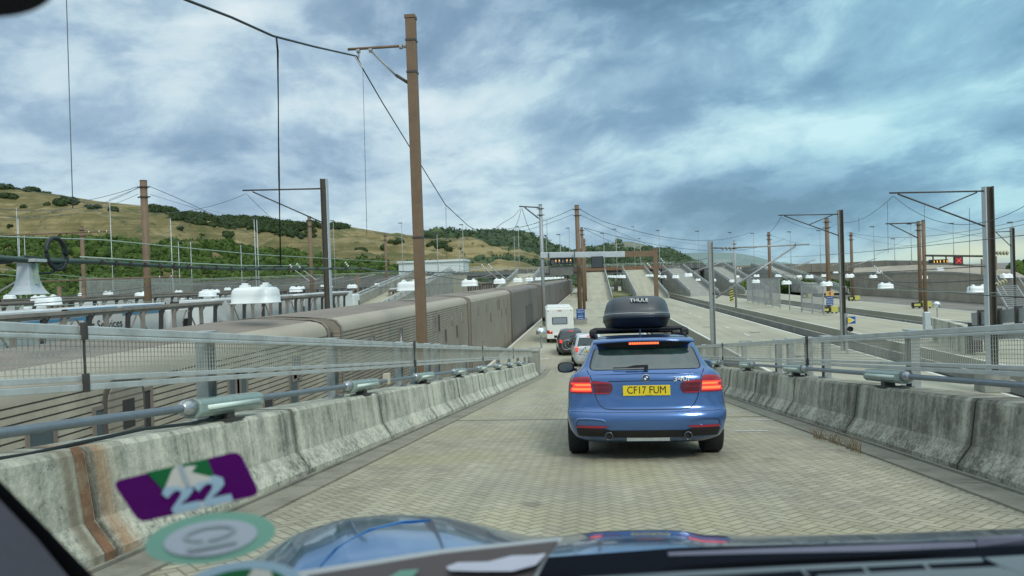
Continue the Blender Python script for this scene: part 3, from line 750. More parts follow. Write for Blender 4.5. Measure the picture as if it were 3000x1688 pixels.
# ---------------------------------------------------------------- the blue estate car with a roof box
SLA = -math.atan(SL)
tv = Vector((0, math.cos(SLA), math.sin(SLA))); nv = Vector((0, -math.sin(SLA), math.cos(SLA)))
foot = CO - nv*1.17
car = thing('estate_car', 'blue estate car with a black roof box, brake lights lit, just ahead on the ramp', 'car', foot+tv*7.9+Vector((.545, 0, 0))+nv*.02, (SLA, 0, R(-.3))); car.scale = (.945, 1, .965)
LV = [(.20, .74, .16), (.26, .82, .05), (.34, .865, .008), (.44, .89, .0), (.525, .90, .0), (.545, .897, .03), (.60, .893, .05), (.75, .885, .055), (.84, .875, .06), (.90, .858, .062), (.925, .845, .075), (.955, .815, .095), (.985, .765, .115), (1.02, .725, .15),
      (1.08, .69, .195), (1.16, .655, .25), (1.24, .62, .31), (1.30, .595, .36), (1.345, .565, .46), (1.375, .52, .60), (1.392, .44, .80), (1.40, .30, 1.0)]
def lvl(z):
    for a, b in zip(LV[:-1], LV[1:]):
        if a[0] <= z <= b[0]:
            f = (z-a[0])/(b[0]-a[0]); return a[1]+(b[1]-a[1])*f, a[2]+(b[2]-a[2])*f
    return LV[-1][1:] if z > 1 else LV[0][1:]
def rc_of(z): return .34 if z < .95 else .26
def rear_y(x, z):
    wv_, r_ = lvl(z); u = min(abs(x)/wv_, .999); p = 3.0
    return r_+rc_of(z)*(1-(1-u**p)**(1/p))
def front_y(z): return 4.55 if z < .7 else (4.3 if z < .86 else (3.9 if z < .93 else (3.2-(z-.93)*2.6)))
rows = []
for z, hw, r_ in LV:
    half = []
    for a in np.linspace(0, math.pi/2, 26):
        u = math.sin(a); x = hw*u; p = 3.0
        half.append((x, r_+rc_of(z)*(1-max(0, 1-u**p)**(1/p))))
    f_ = front_y(z); rf_ = .4 if z < .93 else .25
    # rear wheel flare
    half += [(hw, 1.2), (hw, 2.4)]+[(hw-rf_+rf_*math.cos(a), f_-rf_+rf_*math.sin(a)) for a in np.linspace(0, math.pi/2, 8)]+[(0, f_)]
    full = half+[(-x, y) for x, y in half[::-1]]
    rows.append([(x, y, z) for x, y in full])
mb = MB().grid(rows); n = len(rows[0]); mb.f.append(tuple((len(rows)-1)*n+k for k in range(n))); mb.f.append(tuple(range(n))[::-1])
body = mb.build('body', 'blue', car, smooth=True)
def patch(rws, eps, m, name, parent, nx=16, smooth=True, depth=.02, fn=rear_y):
    g = []; b = []
    for z, xa, xb in rws:
        g.append([(x, fn(x, z)-eps, z) for x in np.linspace(xa, xb, nx)]); b.append([(x, fn(x, z)-eps+depth, z) for x in np.linspace(xa, xb, nx)])
    mb = MB().grid(g); rim = [g[0], b[0]]; mb.grid(rim); mb.grid([g[-1], b[-1]]); mb.grid([[r_[0] for r_ in g], [r_[0] for r_ in b]]); mb.grid([[r_[-1] for r_ in g], [r_[-1] for r_ in b]])
    return mb.build(name, m, parent, smooth=smooth)
def lin(z, tbl):
    for a, b in zip(tbl[:-1], tbl[1:]):
        if a[0] <= z <= b[0]: return a[1]+(b[1]-a[1])*(z-a[0])/(b[0]-a[0])
    return tbl[-1][1]
# tailgate seam as a thin dark line, tailgate edge
def seam(pts, m='ink', r_=.0045, name='panel_seam'):
    mb = MB().path([(x, rear_y(x, z)-.001, z) for x, z in pts], r_, 5); return mb.build(name, m, car)
def dens(pts, n=8):
    o = []
    for a, b in zip(pts[:-1], pts[1:]): o += [(a[0]+(b[0]-a[0])*k/n, a[1]+(b[1]-a[1])*k/n) for k in range(n)]
    return o+[pts[-1]]
seam(dens([(-.655, .99), (-.62, .93), (-.595, .86), (-.575, .74), (-.555, .68), (-.515, .61), (-.47, .575), (-.36, .565), (0, .562), (.36, .565), (.47, .575), (.515, .61), (.555, .68), (.575, .74), (.595, .86), (.62, .93), (.655, .99)]))
seam(dens([(-.84, .548), (-.4, .538), (.4, .538), (.84, .548)]), 'blue', .010, 'bumper_crease')
seam(dens([(-.42, .872), (.42, .872)]), 'ink', .005, 'handle_shadow_gap')
seam(dens([(-.62, .945), (0, .955), (.62, .945)]), 'blue', .010, 'tailgate_crease')
# rear window
WT = [(.992, .55), (1.0, .60), (1.03, .615), (1.10, .60), (1.18, .575), (1.225, .555), (1.24, .53)]
wz = [.992, .998, 1.01, 1.03, 1.06, 1.10, 1.14, 1.18, 1.21, 1.225, 1.238]
patch([(z, -lin(z, WT)-.014, lin(z, WT)+.014) for z in wz], .004, 'ink', 'window_surround', car, 30)
rw = patch([(z, -lin(z, WT)+.004, lin(z, WT)-.004) for z in wz[1:]], .009, mat('tailgate glass', (.022, .045, .042), .04, var=.6, scale=2.2, ior=2.1), 'rear_window', car, 30)
# dark band and spoiler
TB = [(1.225, .0), (1.235, .30), (1.25, .44), (1.27, .52), (1.29, .555), (1.305, .56)]
bz = [1.228, 1.235, 1.25, 1.27, 1.29, 1.305]
def spo(x, z): return .30-(z-1.225)*.9 + rc_of(z)*(1-(1-min(abs(x)/.62, .999)**3)**(1/3))
patch([(z, -lin(z, TB)-.0, lin(z, TB)+.0) for z in bz], .02, 'ink', 'spoiler_underside', car, 30, fn=spo)
sp = [[(x, spo(x, 1.305)-.035+e, zz-.020*(x/.56)**2) for x in np.linspace(-.575, .575, 30)] for e, zz in ((.03, 1.302), (.0, 1.304), (-.005, 1.316), (.01, 1.333), (.12, 1.352), (.35, 1.372), (.6, 1.385))]
MB().grid(sp).build('roof_spoiler', 'blue', car, smooth=True)
bl = MB()
for k in range(12):
    x = -.155+k*.0282; bl.box(x-.011, x+.011, spo(x, 1.285)-.038, spo(x, 1.285)-.02, 1.272, 1.294)
bl.build('high_brake_light', 'brake2', car)
MB().box(-.175, .175, spo(0, 1.285)-.034, spo(0, 1.285)-.01, 1.266, 1.300).build('brake_light_lens', 'redd', car)
# wiper
y0 = rear_y(0, 1.0)-.03
wp = MB().box(-.015, .03, y0-.02, y0+.01, .99, 1.045).prism([(.02, y0-.025, 1.045), (-.12, y0-.02, 1.043), (-.22, y0-.015, 1.022), (-.22, y0-.015, 1.012), (-.10, y0-.02, 1.012), (.02, y0-.025, 1.018)], (0, .02, 0))
wp.path([(-.20, y0-.005, 1.018), (-.36, y0+.01, 1.016)], .006, 5).build('rear_wiper', 'ink', car)
# roundel, badges, plate
Mr = Matrix.Rotation(math.pi/2, 3, 'X')
yr = rear_y(0, .90)-.002
rd = MB().lathe((0, yr, .903), [(.041, 0), (.041, .008), (.036, .011), (.001, .011)], 28, Mr).build('badge', 'chrome', car)
MB().lathe((0, yr, .903), [(.037, .0105), (.037, .0125), (.001, .0125)], 28, Mr).build('badge_ring', 'ink', rd)
for q in range(4):
    pts = [(0, yr-.0135, .903)]+[(.024*math.cos(a), yr-.0135, .903+.024*math.sin(a)) for a in np.linspace(q*math.pi/2, (q+1)*math.pi/2, 7)]
    MB().prism(pts, (0, -.001, 0)).build('badge_quarter', 'white' if q % 2 == 0 else 'blue_s', rd)
xb = .40; text('model_lettering', '340i', .078, 'white', car, Matrix.Translation((xb-.015, rear_y(xb, .885)-.014, .885)) @ Matrix.Rotation(.10, 4, 'Z') @ FACE_BACK, .003, .0, 1.35)
yp = rear_y(.26, .77)-.012
npo = MB().box(-.26, .26, yp-.006, yp+.05, .712, .823).build('number_plate', 'plate', car, bevel=.003)
text('plate_lettering', 'CF17 FUM', .112, 'ink', npo, Matrix.Translation((0, yp-.008, .770)) @ FACE_BACK, .001, .0, .88)
MB().box(-.02, .06, yp-.0075, yp-.006, .717, .720).build('plate_maker_line', 'ink', npo)
# tail lights
for s_ in (-1, 1):
    o1 = [(.742, .60, .80), (.75, .598, .845), (.78, .60, .868), (.83, .607, .868), (.88, .617, .855), (.91, .625, .83), (.925, .64, .76)]
    i1 = [(.735, .42, .578), (.745, .40, .580), (.78, .375, .586), (.82, .372, .594), (.845, .385, .60), (.862, .43, .603), (.878, .55, .607)]
    q = lambda r_: [(z, min(s_*a, s_*b), max(s_*a, s_*b)) for z, a, b in r_]
    lo = patch(q(o1), .008, 'red', 'tail_light', car, 20); li = patch(q(i1), .008, 'redd', 'tailgate_light', car, 12)
    patch(q([(.735, .42, .578), (.742, .405, .58), (.75, .395, .581)]), .011, 'red', 'lens_strip', li, 12); patch(q([(.845, .386, .60), (.858, .41, .603), (.874, .53, .607)]), .011, 'red', 'lens_strip', li, 12)
    patch(q([(.800, .43, .59), (.806, .43, .59)]), .011, 'red', 'lens_bar', li, 10)
    patch(q([(.775, .612, .82), (.785, .612, .83), (.80, .615, .835)]), .012, 'brake2', 'brake_bar', lo, 14)
    patch(q([(.825, .615, .78), (.835, .618, .80), (.845, .62, .80)]), .012, 'brake2', 'brake_bar', lo, 14)
    patch(q([(.76, .605, .85), (.86, .62, .845)]), .010, 'brake', 'lit_lens', lo, 14)
    # bumper detail
    patch(q([(.368, .50, .78), (.378, .45, .785), (.388, .43, .785), (.392, .60, .785)]), .010, 'red', 'reflector', car, 14)
    patch(q([(.272, .30, .77), (.31, .36, .785), (.34, .40, .79), (.362, .47, .79)]), .006, 'ink', 'bumper_corner_insert', car, 16)
    seam([(s_*x, z) for x, z in dens([(.80, .385), (.795, .43), (.77, .462), (.70, .468), (.60, .466), (.50, .455), (.47, .44)])], 'blue', .014, 'bumper_crease')
    # exhaust
    ye = rear_y(.43, .28)-.045
    ex = MB().lathe((s_*.43, ye, .283), [(.032, -.10), (.032, .012), (.036, .016), (.046, .014), (.046, -.10)], 22, Mr).build('exhaust', 'dgrey', car, smooth=True)
    MB().lathe((s_*.43, ye, .283), [(.031, -.02), (.031, -.01), (.001, -.01)], 18, Mr).build('exhaust_bore', 'ink', ex)
    # wheels, mirrors, side glass
    for y in (.86, 3.65):
        MB().lathe((s_*.79, y, .325), [(.05, -.12), (.20, -.12), (.30, -.118), (.325, -.09), (.328, .0), (.325, .09), (.30, .118), (.2, .12), (.05, .12)], 40, Matrix.Rotation(math.pi/2, 3, 'Y')).build('wheel', 'tyre', car, smooth=True)
    wm_ = MB(); c = Vector((s_*1.0, 2.55, .985))
    for th in np.linspace(0, math.pi, 8)[:-1]: pass
    ring = lambda k, yy: [(c.x+.125*k*math.copysign(abs(math.cos(a))**.7, math.cos(a)), c.y+yy, c.z+.078*k*math.copysign(abs(math.sin(a))**.7, math.sin(a))) for a in np.linspace(0, 2*math.pi, 25)]
    wm_.grid([ring(.02, 0), ring(.93, 0), ring(1, .02), ring(.98, .08), ring(.8, .15), ring(.4, .19), ring(.02, .2)])
    mo = wm_.build('wing_mirror', 'ink' if s_ < 0 else 'blue', car, smooth=True)
    MB().grid([ring(.02, -.004), ring(.80, -.004)]).build('mirror_glass', 'glass', mo); MB().box(*sorted((s_*.84, s_*.92)), 2.58, 2.68, .93, .97).build('mirror_arm', 'ink', mo)
    g = MB(); gp = []
    for z, e in ((1.0, 0), (1.1, 0), (1.2, 0), (1.28, 0)):
        hw, r_ = lvl(z); gp.append([(s_*(hw+.006), y, z) for y in np.linspace(r_+.42+(z-1)*.6, 3.0-(z-1)*2.6, 14)])
    g.grid(gp).build('side_window', 'glass', car)
    # roof rail
    rz = [(s_*.535, y, 1.385+.028*math.sin(math.pi*(y-.75)/2.2)**.5 if .76 < y < 2.94 else 1.37) for y in np.linspace(.75, 2.95, 16)]
    MB().path(rz, .018, 8).build('roof_rail', 'ink', car, smooth=True)
patch([(.262, -.44, .44), (.30, -.46, .46), (.335, -.44, .44), (.343, -.38, .38)], .004, 'ink', 'diffuser', car, 20)
MB().box(-.235, .235, .05, .09, .225, .285).build('silencer_box', 'alu_d', car)
MB().box(-.66, .66, .5, 4.0, .20, .30).build('underbody', 'ink', car)
MB().prism([(-.006, .80, 1.385), (-.006, 1.0, 1.385), (-.006, .80, 1.462), (-.006, .775, 1.455)], (.012, 0, 0)).build('shark_fin', 'blue', car, bevel=.004)
# interior hints seen through nothing; cross bars
for y in (1.15, 2.25):
    MB().path([(-.60, y, 1.415), (-.585, y, 1.455), (-.55, y, 1.475), (.55, y, 1.475), (.585, y, 1.455), (.60, y, 1.415)], [.030, .034, .026, .026, .034, .030], 8).build('roof_bar', 'ink', car, smooth=True)
    for s_ in (-1, 1): MB().box(s_*.575-.05, s_*.575+.05, y-.05, y+.05, 1.385, 1.47).build('bar_foot', 'ink', car, bevel=.02)
bxr = thing('roof_box', 'black hard shell roof box with white lettering strapped on top of the blue car', 'roof box', car.matrix_world.translation if 0 else foot+tv*7.9+Vector((.545, 0, 0))-nv*.035, (SLA, 0, R(-.3)))
def rbox(z, hw, r_, f_, cx=.0, p=3.2):
    out_ = []
    for a in np.linspace(-math.pi, math.pi, 49)[:-1]:
        c, s = math.cos(a), math.sin(a)
        out_.append((cx+hw*math.copysign(abs(s)**(2/p), s), (r_+f_)/2-(f_-r_)/2*math.copysign(abs(c)**(2/4.5), c), z))
    return out_+[out_[0]]
base = [(1.495, .30, 1.15, 2.5), (1.505, .36, 1.0, 2.6), (1.56, .385, .95, 2.75), (1.605, .40, .91, 2.85)]
MB().grid([rbox(*b) for b in base]).build('box_base', 'boxd', bxr, smooth=True)
lid = [(1.600, .402, .905, 2.86), (1.605, .412, .89, 2.88), (1.655, .412, .89, 2.88), (1.662, .402, .905, 2.86), (1.70, .396, .92, 2.82), (1.77, .38, .955, 2.7), (1.82, .36, 1.0, 2.55), (1.855, .325, 1.06, 2.4), (1.873, .27, 1.14, 2.2), (1.88, .15, 1.3, 1.9), (1.881, .02, 1.5, 1.7)]
MB().grid([rbox(*b) for b in lid]).build('box_lid', 'box', bxr, smooth=True)
MB().path([(p_[0]+0, p_[1], 1.658) for p_ in rbox(1.66, .408, .894, 2.87)], .0045, 4).build('lid_seam', 'sus', bxr)
pl = MB().box(-.065, .085, .985, 1.06, 1.775, 1.835, Matrix.Translation((0, -.02, 0))).build('name_panel', 'boxd', bxr, bevel=.006)
text('box_lettering', 'THULE', .062, 'white', pl, Matrix.Translation((.01, .960, 1.807)) @ Matrix.Rotation(-.5, 4, 'X') @ FACE_BACK, .008, .0, 1.15)
# ---------------------------------------------------------------- masts
def mast(px, py, D, w_, kind, label, zb=0.0, m='brown', arms=(), clamps=True, cat='mast', group=None, foot_=None):
    top = PD(px, py, D); t_ = thing('overhead_line_mast', label, cat, (top.x, top.y, zb), group=group)
    H = top.z-zb; L = lambda q: q-Vector((top.x, top.y, zb))
    if kind == 'sq':
        MB().box(-w_/2, w_/2, -w_/2, w_/2, 0, H).build('pole', m, t_, bevel=.02)
        MB().box(-w_/2-.02, w_/2+.02, -w_/2-.02, w_/2+.02, H-.0, H+.10).build('cap', m, t_)
    elif kind == 'h':
        a = w_/2
        sd_ = -1 if px > 1500 else 1
        MB().box(*sorted((sd_*a, sd_*(a-.04))), -a, a, 0, H).build('pole', m, t_); MB().box(*sorted((-sd_*a, -sd_*(a-.04))), -a, a, 0, H).box(-a+.04, a-.04, -.02, .02, 0, H).build('web', 'alu_d' if 1500 < px < 2300 else 'mast_shade', t_)  # camera-side flange pale, rest dark: lit and shaded faces put into the colours
    else:
        MB().path([(0, 0, 0), (0, 0, H*.5), (0, 0, H)], [w_/2, w_/2*.98, w_/2*.96], 18).build('pole', m, t_, smooth=True)
        MB().lathe((0, 0, 0), [(w_/2*.99, H-.02), (w_/2+.015, H), (w_/2*.9, H+.04)], 18).build('cap', 'dark', t_)
    if clamps:
        for dz_ in (.45, 1.15):
            MB().lathe((0, 0, H-dz_), [(w_*.5+.01, -.05), (w_*.5+.05, -.05), (w_*.5+.05, .05), (w_*.5+.01, .05)], 16).box(-w_/2-.22, w_/2+.22, -.04, .04, -.04, .04, Matrix.Translation((0, 0, H-dz_))).build('clamp', 'dark', t_)
    for (x0, y0, x1, y1, r_, mm) in arms:
        MB().path([L(PD(x0, y0, D)), L(PD(x1, y1, D))], r_, 8).build('arm' if mm != 'brace' else 'brace', 'grey' if mm == 'brace' else mm, t_, smooth=True)
    if foot_: MB().box(-foot_, foot_, -foot_, foot_, -.0, .7).build('concrete_foot', 'conc', t_, bevel=.03)
    return t_
m1 = mast(1203, 56, 23.3, .30, 'sq', 'tall square brown mast standing between the train and the ramp', arms=[(1019, 145, 1190, 134, .045, 'brown'), (1088, 150, 1166, 227, .034, 'grey'), (1160, 220, 1196, 243, .05, 'dark')], clamps=False)
b_ = MB()
for z in (13.0, 12.0, 6.8): b_.box(-.165, .165, -.165, .165, z-.03, z+.03)
b_.build('band', 'dark', m1)
D1 = 23.3; o_ = m1.location
fm = MB()
for (x, y) in ((1050, 150), (1086, 148), (1175, 138), (1187, 135)):
    p = PD(x, y, D1)-o_; fm.path([p+Vector((-.05, 0, 0)), p+Vector((.05, 0, 0))], .07, 8)
fm.path([PD(1050, 150, D1)-o_, PD(1051, 170, D1)-o_], .03, 6).path([PD(1040, 166, D1)-o_, PD(1062, 200, D1)-o_], .025, 6)
fm.build('fitting', 'grey', m1)
G_ = 'overhead line masts'
mast(1583, 600, 82, .42, 'rd', 'slim grey round mast carrying the left end of the signal gantry beside the train', m='grey', arms=[(1521, 605, 1580, 608, .07, 'dark'), (1537, 608, 1578, 640, .07, 'dark')])
mast(1689.5, 602, 84, .52, 'rd', 'brown round mast with the blue notice, nearest of the three in line', foot_=.75)
mast(1704, 667, 121, .50, 'rd', 'brown round mast second of the three in line behind the blue notice')
mast(1711, 700, 158, .50, 'rd', 'brown round mast farthest of the three in line behind the blue notice')
mast(420, 530, 52.5, .50, 'rd', 'thick brown round mast in front of the hillside, left of the picture')
mast(949, 524, 56.8, .48, 'h', 'grey H section mast between the hillside and the big square mast', m='greyl', arms=[(711, 558, 938, 553, .06, 'dark'), (740, 562, 944, 652, .05, 'dark')], clamps=False)
mast(906, 635, 88, .46, 'rd', 'brown round mast just left of the grey H section mast')
mast(1128, 683, 121, .40, 'rd', 'small brown round mast between the grey mast and the big square mast')
mast(239, 664, 90, .46, 'rd', 'short looking brown round mast far left in front of the green wood')
mast(2893, 547, 31, .34, 'h', 'big grey H section mast, dark on its shaded side, rising behind the right railing', zb=.8, m='greyl', arms=[(2605.6, 565.6, 2885, 560, .035, 'dark'), (2631, 569, 2884, 663, .035, 'dark'), (2862, 564, 2752, 610, .028, 'dark')], clamps=False)
mast(2461, 615, 48, .30, 'h', 'dark H section mast with a bracket behind the middle of the right railing', m='alu_d', arms=[(2281, 631, 2455, 628, .035, 'dark'), (2298, 633, 2456, 690, .035, 'dark'), (2441, 629, 2372, 658, .028, 'dark')], clamps=False)
mast(2421.6, 640, 90, .50, 'rd', 'brown round mast carrying the orange and blue signs on the right')
mast(2252, 681, 118, .48, 'rd', 'brown round mast behind the grey fence on the right')
mast(2493, 682, 120, .46, 'rd', 'brown round mast with a yellow buffer at its foot, far right platform')
mast(2691, 649, 96, .48, 'rd', 'brown round mast, left one of the touching pair on the right', arms=[(2595, 656, 2688, 653, .08, 'dark'), (2608, 657, 2690, 698, .07, 'dark')])
mast(2704.6, 646, 84, .42, 'rd', 'brown mast carrying the red cross gantry, right one of the touching pair', m='brown', clamps=False)
mast(2965, 667, 85, .36, 'h', 'bluish grey mast at the right edge by the metal stairs', m='grey', arms=[(2912, 680, 2960, 678, .05, 'dark'), (2918, 681, 2962, 722, .05, 'dark')], clamps=False)
mg = mast(2081, 707, 55.7, .36, 'h', 'grey mast with a long bracket rising just right of the blue car', m='alu_d', arms=[(2089, 727, 2124, 727, .045, 'dark'), (2124, 727, 2152, 727, .05, 'dark'), (2152, 726, 2371, 716, .06, 'grey'), (2097, 873, 2329, 722, .07, 'grey'), (2088, 860, 2105, 862, .05, 'dark'), (2329, 722, 2331, 714, .06, 'dark')], clamps=False)
mast(1919, 730, 82, .46, 'sq', 'rusty brown post carrying the right end of the signal gantry', m='rust' if 0 else 'brown', clamps=False)
mast(2151, 706, 110, .30, 'rd', 'thin round mast with the yellow and black striped plate', m='grey', clamps=True)
# striped plate
p = PD(2143, 862, 109)
sp_ = MB().box(p.x-.28, p.x+.28, p.y-.03, p.y, p.z-1.1, p.z+1.1).build('hazard_plate', 'yellow', label='yellow and black striped plate on the thin round mast', category='hazard sign')
st_ = MB()
for k in range(6): st_.prism([(p.x-.28, p.y-.035, p.z-1.0+.36*k), (p.x+.28, p.y-.035, p.z-.78+.36*k), (p.x+.28, p.y-.035, p.z-.62+.36*k), (p.x-.28, p.y-.035, p.z-.84+.36*k)], (0, .004, 0))
so_ = st_.build('stripe', 'ink', sp_)
# ---------------------------------------------------------------- thin light columns and antennas behind
def column(px, py, D, label, head=True, zb=0, w_=.16):
    top = PD(px, py, D); t_ = thing('light_column', label, 'light column', (top.x, top.y, zb), group='thin light columns across the terminal')
    H = top.z-zb
    MB().path([(0, 0, 0), (0, 0, H)], [w_*.55, w_*.36], 6).build('column', 'greyl' if px < 900 else 'grey', t_, smooth=True)
    if head: MB().box(-.9, .15, -.15, .15, H-.05, H+.15).build('lamp_head', 'dark', t_)
cols = [(976, 647, 210), (1176, 654, 210), (1355, 659, 200), (1518, 664, 210), (1667, 669, 210), (1804, 672, 210), (1930, 676, 210), (2046, 678, 210), (2141, 682, 230), (2207, 684, 240),
        (2402, 676, 200), (2315, 680, 200), (2559, 665, 190), (2668, 657, 180), (2792, 655, 170), (2965, 652, 150), (499, 638, 150), (321, 586, 110), (752, 642, 160), (744, 640, 170),
        (48, 609, 120), (53, 640, 130), (71, 690, 130), (558, 707, 200), (522, 706, 190), (705, 716, 210), (1280, 683, 170), (1344, 700, 230), (1506, 690, 230), (1600, 690, 260), (1857, 665, 250), (1875, 700, 260), (2620, 700, 200), (2470, 670, 220), (1640, 688, 200), (1768, 684, 200)]
where = ['above the left hillside', 'left of the centre', 'over the motorhome', 'over the blue car', 'right of the centre', 'on the right', 'near the right edge', 'at the far left']
cols.sort()
for i, (x, y, D) in enumerate(cols):
    nm = ['first', 'second', 'third', 'fourth', 'fifth', 'sixth', 'seventh', 'eighth', 'ninth', 'tenth', 'eleventh', 'twelfth', 'thirteenth', 'fourteenth', 'fifteenth', 'sixteenth', 'seventeenth', 'eighteenth'] 
    lb = f'thin grey light column, {nm[i]} from the left of the picture' if i < 18 else f'thin grey light column, {nm[len(cols)-1-i]} from the right of the picture'
    column(x, y, D, lb, head=D > 145, w_=.20 if D > 145 else .13)
# ---------------------------------------------------------------- overhead wires
def wire(label, pts, r_=.012, m='wireg', name='overhead_wire'):
    o = MB().path(pts, r_, 5).build(name, m, smooth=True, label=label, category='wire', group='overhead wires'); return o
def sag(a, b, s, n=14):
    a = Vector(a); b = Vector(b); return [a.lerp(b, k/n)-Vector((0, 0, s*4*(k/n)*(1-k/n))) for k in range(n+1)]
XW = -7.4
near = [PX(px, py, XW) for px, py in ((420, -60), (545, 0), (680, 52), (800, 106), (920, 137), (1045, 165))]
wire('thick black wire falling from the top left to the square mast bracket', near, .030, 'cable')
away = [PX(px, py, XW) for px, py in ((1045, 165), (1062, 200), (1120, 300), (1200, 430), (1305, 600), (1372, 662), (1405, 680))]
e0 = away[-1]; e1 = PD(1524, 612, 82)
wire('black wire falling steeply from the square mast bracket behind the mast', away+[e0.lerp(e1, .15)+Vector((0, 0, -.5)), e0.lerp(e1, .45)+Vector((0, 0, -.35)), e0.lerp(e1, .75)+Vector((0, 0, -.4)), e1], .022, 'cable')
p = PX(810, 112, XW); q = PX(822, 780, XW)
wire('thick black vertical wire hanging down over the biggest white hood', [p, p+Vector((0, .05, -.3)), q.lerp(p, .4), q], .024, 'cable')
wire('thin vertical wire hanging at the far left of the sky', [PX(194, -30, XW), PX(212, 560, XW), PX(213, 610, XW)], .007)
wire('thin vertical wire hanging left of the square mast', [PX(1063, 200, XW), PX(1075, 690, XW)], .008)
wire('thin vertical wire hanging right of the square mast', [PX(1306, 600, XW), PX(1309, 760, XW)], .012)
# contact assembly
con = [PX(px, py, XW) for px, py in ((-60, 754), (0, 757), (80, 762), (160, 765), (235, 766), (290, 768), (400, 775), (550, 783), (700, 788), (900, 788), (1065, 787), (1110, 795), (1250, 797), (1400, 802), (1500, 805))]
CC = wire('thick dark green contact cable running over the train from the left edge', con, [.042, .042, .042, .042, .042, .04, .038, .036, .036, .034, .030, .026, .026, .026, .026], 'ccable', 'contact_cable')
for px in range(300, 1060, 42):
    yy = np.interp(px, [290, 400, 550, 700, 900, 1065], [768, 775, 783, 788, 788, 787]); p = PX(px, yy, XW+.03); MB().path([p+Vector((0, -.02, 0)), p+Vector((0, .02, 0))], .048, 6).build('cable_tie', 'dark', CC)
p0 = con[3]; MB().path([p+Vector((0, 0, .035)) for p in [PX(px, py, XW) for px, py in ((235, 760), (400, 769), (550, 777), (700, 783), (900, 783))]], .013, 6).build('overhead_wire', 'wirep', smooth=True, label='pale thin line clipped on top of the thick green contact cable', category='wire')
wire('pale green wire crossing the wood from the left edge above the black coil', [PX(px, py, -9) for px, py in ((-60, 691), (0, 693), (300, 703), (749, 746), (1211, 771), (1500, 790))], .011, 'wirep')
# coil of cable and the flared housing
c0 = PX(162, 740, XW)
for k, (a, b, ph) in enumerate(((.20, .085, 0), (.215, .095, .3))):
    pts = [c0+Vector((.02*k, b*2.05*math.cos(t_+ph*.3), a*1.02*math.sin(t_)-.02*k)) for t_ in np.linspace(0, 2*math.pi, 29)[:-1]]
    MB().path(pts, .029, 7, True).build('cable_coil', 'cable', smooth=True, label=('front', 'rear')[k]+' ring of the upright black cable coil at the far left', category='cable')
tp = [PX(x, y, XW) for x, y in ((-30, 772), (30, 768), (75, 752), (120, 757), (150, 775), (178, 778))]
MB().path(tp, .02, 7).build('loose_cable', 'cable', smooth=True, label='black drooping cable running under the coil at the far left', category='cable')
tp = [PX(x, y, XW) for x, y in ((180, 770), (172, 785), (150, 800), (112, 802))]
MB().path(tp, .016, 7).build('loose_cable', 'cable', smooth=True, label='short black cable curling below the coil to the flared housing', category='cable')
hb = thing('flared_housing', 'grey flared housing with a flat cap hanging at the far left', 'housing', (0, 0, 0))
cc = PD(82, 816, 9.9)
fl = []
for z, a in ((.215, .085), (.10, .088), (-.02, .098), (-.10, .115), (-.17, .145), (-.215, .175)):
    fl.append([cc+Vector((x*a, y*a, z)) for x, y in ((-1, -1), (1, -1), (1, 1), (-1, 1), (-1, -1))])
MB().grid(fl).build('housing', 'greyl', hb, smooth=False, bevel=.004)
MB().box(-.28, .18, -.14, .14, .215, .255, Matrix.Translation(cc) @ Matrix.Rotation(R(6), 4, 'Z')).build('cap', 'alu', hb, bevel=.004)
MB().bar(cc+Vector((.11, 0, .2)), cc+Vector((.13, 0, -.08)), .03, .05).build('side_strip', 'wirep', hb)
MB().bar(cc+Vector((-.10, 0, .0)), cc+Vector((-.5, 0, -.2)), .02).build('stay', 'grey', hb)
# tube brackets
def tubeobj(label, p, q, r_, m, fit=3):
    t_ = thing('tube_bracket', label, 'bracket'); p = Vector(p); q = Vector(q)
    MB().path([p, q], r_, 10).build('tube', m, t_, smooth=True)
    for k in range(fit):
        c = p.lerp(q, 1-.015-.06*k-.02*(k == 2)); d = (q-p).normalized()
        MB().path([c-d*r_*.5, c+d*r_*.5], r_*1.6, 10).build('clip', 'greyl', t_)
tubeobj('brown bracket tube in front of the wood at the far left', PY(-80, 693, 24), PY(318, 678, 26.5), .028, 'brown')
tubeobj('brown bracket tube low over the lorry wagons at the left', PY(100, 826, 30), PY(533, 809, 32), .035, 'brown')
# feeder wires from the mast tops
def W(label, a, b, Da, Db, s=.5, r_=.016, m='wireg'): wire(label, sag(PD(*a, Da), PD(*b, Db), s), r_, m)
W('wire from the thick brown mast top down to the right', (440, 547), (750, 697), 52, 75, -.2, .022)
W('lower wire from the thick brown mast top down to the right', (440, 570), (700, 650), 52, 70, .0, .014)
W('wire from the thick brown mast top to the left', (404, 547), (236, 590), 52, 60, .1, .020)
W('middle wire from the thick brown mast top to the left', (404, 552), (320, 585), 52, 60, .0, .016)
W('lower wire from the thick brown mast top to the left', (404, 569), (0, 632), 52, 40, .6, .014)
W('wire crossing the top of the hill from the left edge', (-20, 534), (180, 572), 40, 50, .1, .018)
W('catenary wire crossing behind the thick brown mast to the grey mast bracket', (180, 572), (720, 568), 50, 57, 1.35, .018)
W('catenary wire falling from the grey mast bracket across the hill', (724, 570), (905, 700), 57, 80, .6, .018)
W('wire sloping up across the brown hillside from the left edge', (0, 612), (400, 552), 30, 52, .6, .014)
W('wire forming a shallow V on the hillside', (240, 593), (530, 708), 60, 90, .3, .016)
W('wire rising from the hillside V to the right', (436, 702), (604, 614), 60, 70, .3, .014)
W('short wire from the hillside V point down to the right', (604, 614), (680, 632), 70, 80, .0, .014)
W('wire over the hillside right of the grey mast', (950, 652), (1130, 720), 70, 100, .4, .018)
W('wire across the hillside to the small brown mast', (850, 700), (1125, 705), 90, 110, .9, .016)
W('thin long wire at the skyline behind the square mast', (990, 665), (1500, 680), 100, 160, 1.6, .02)
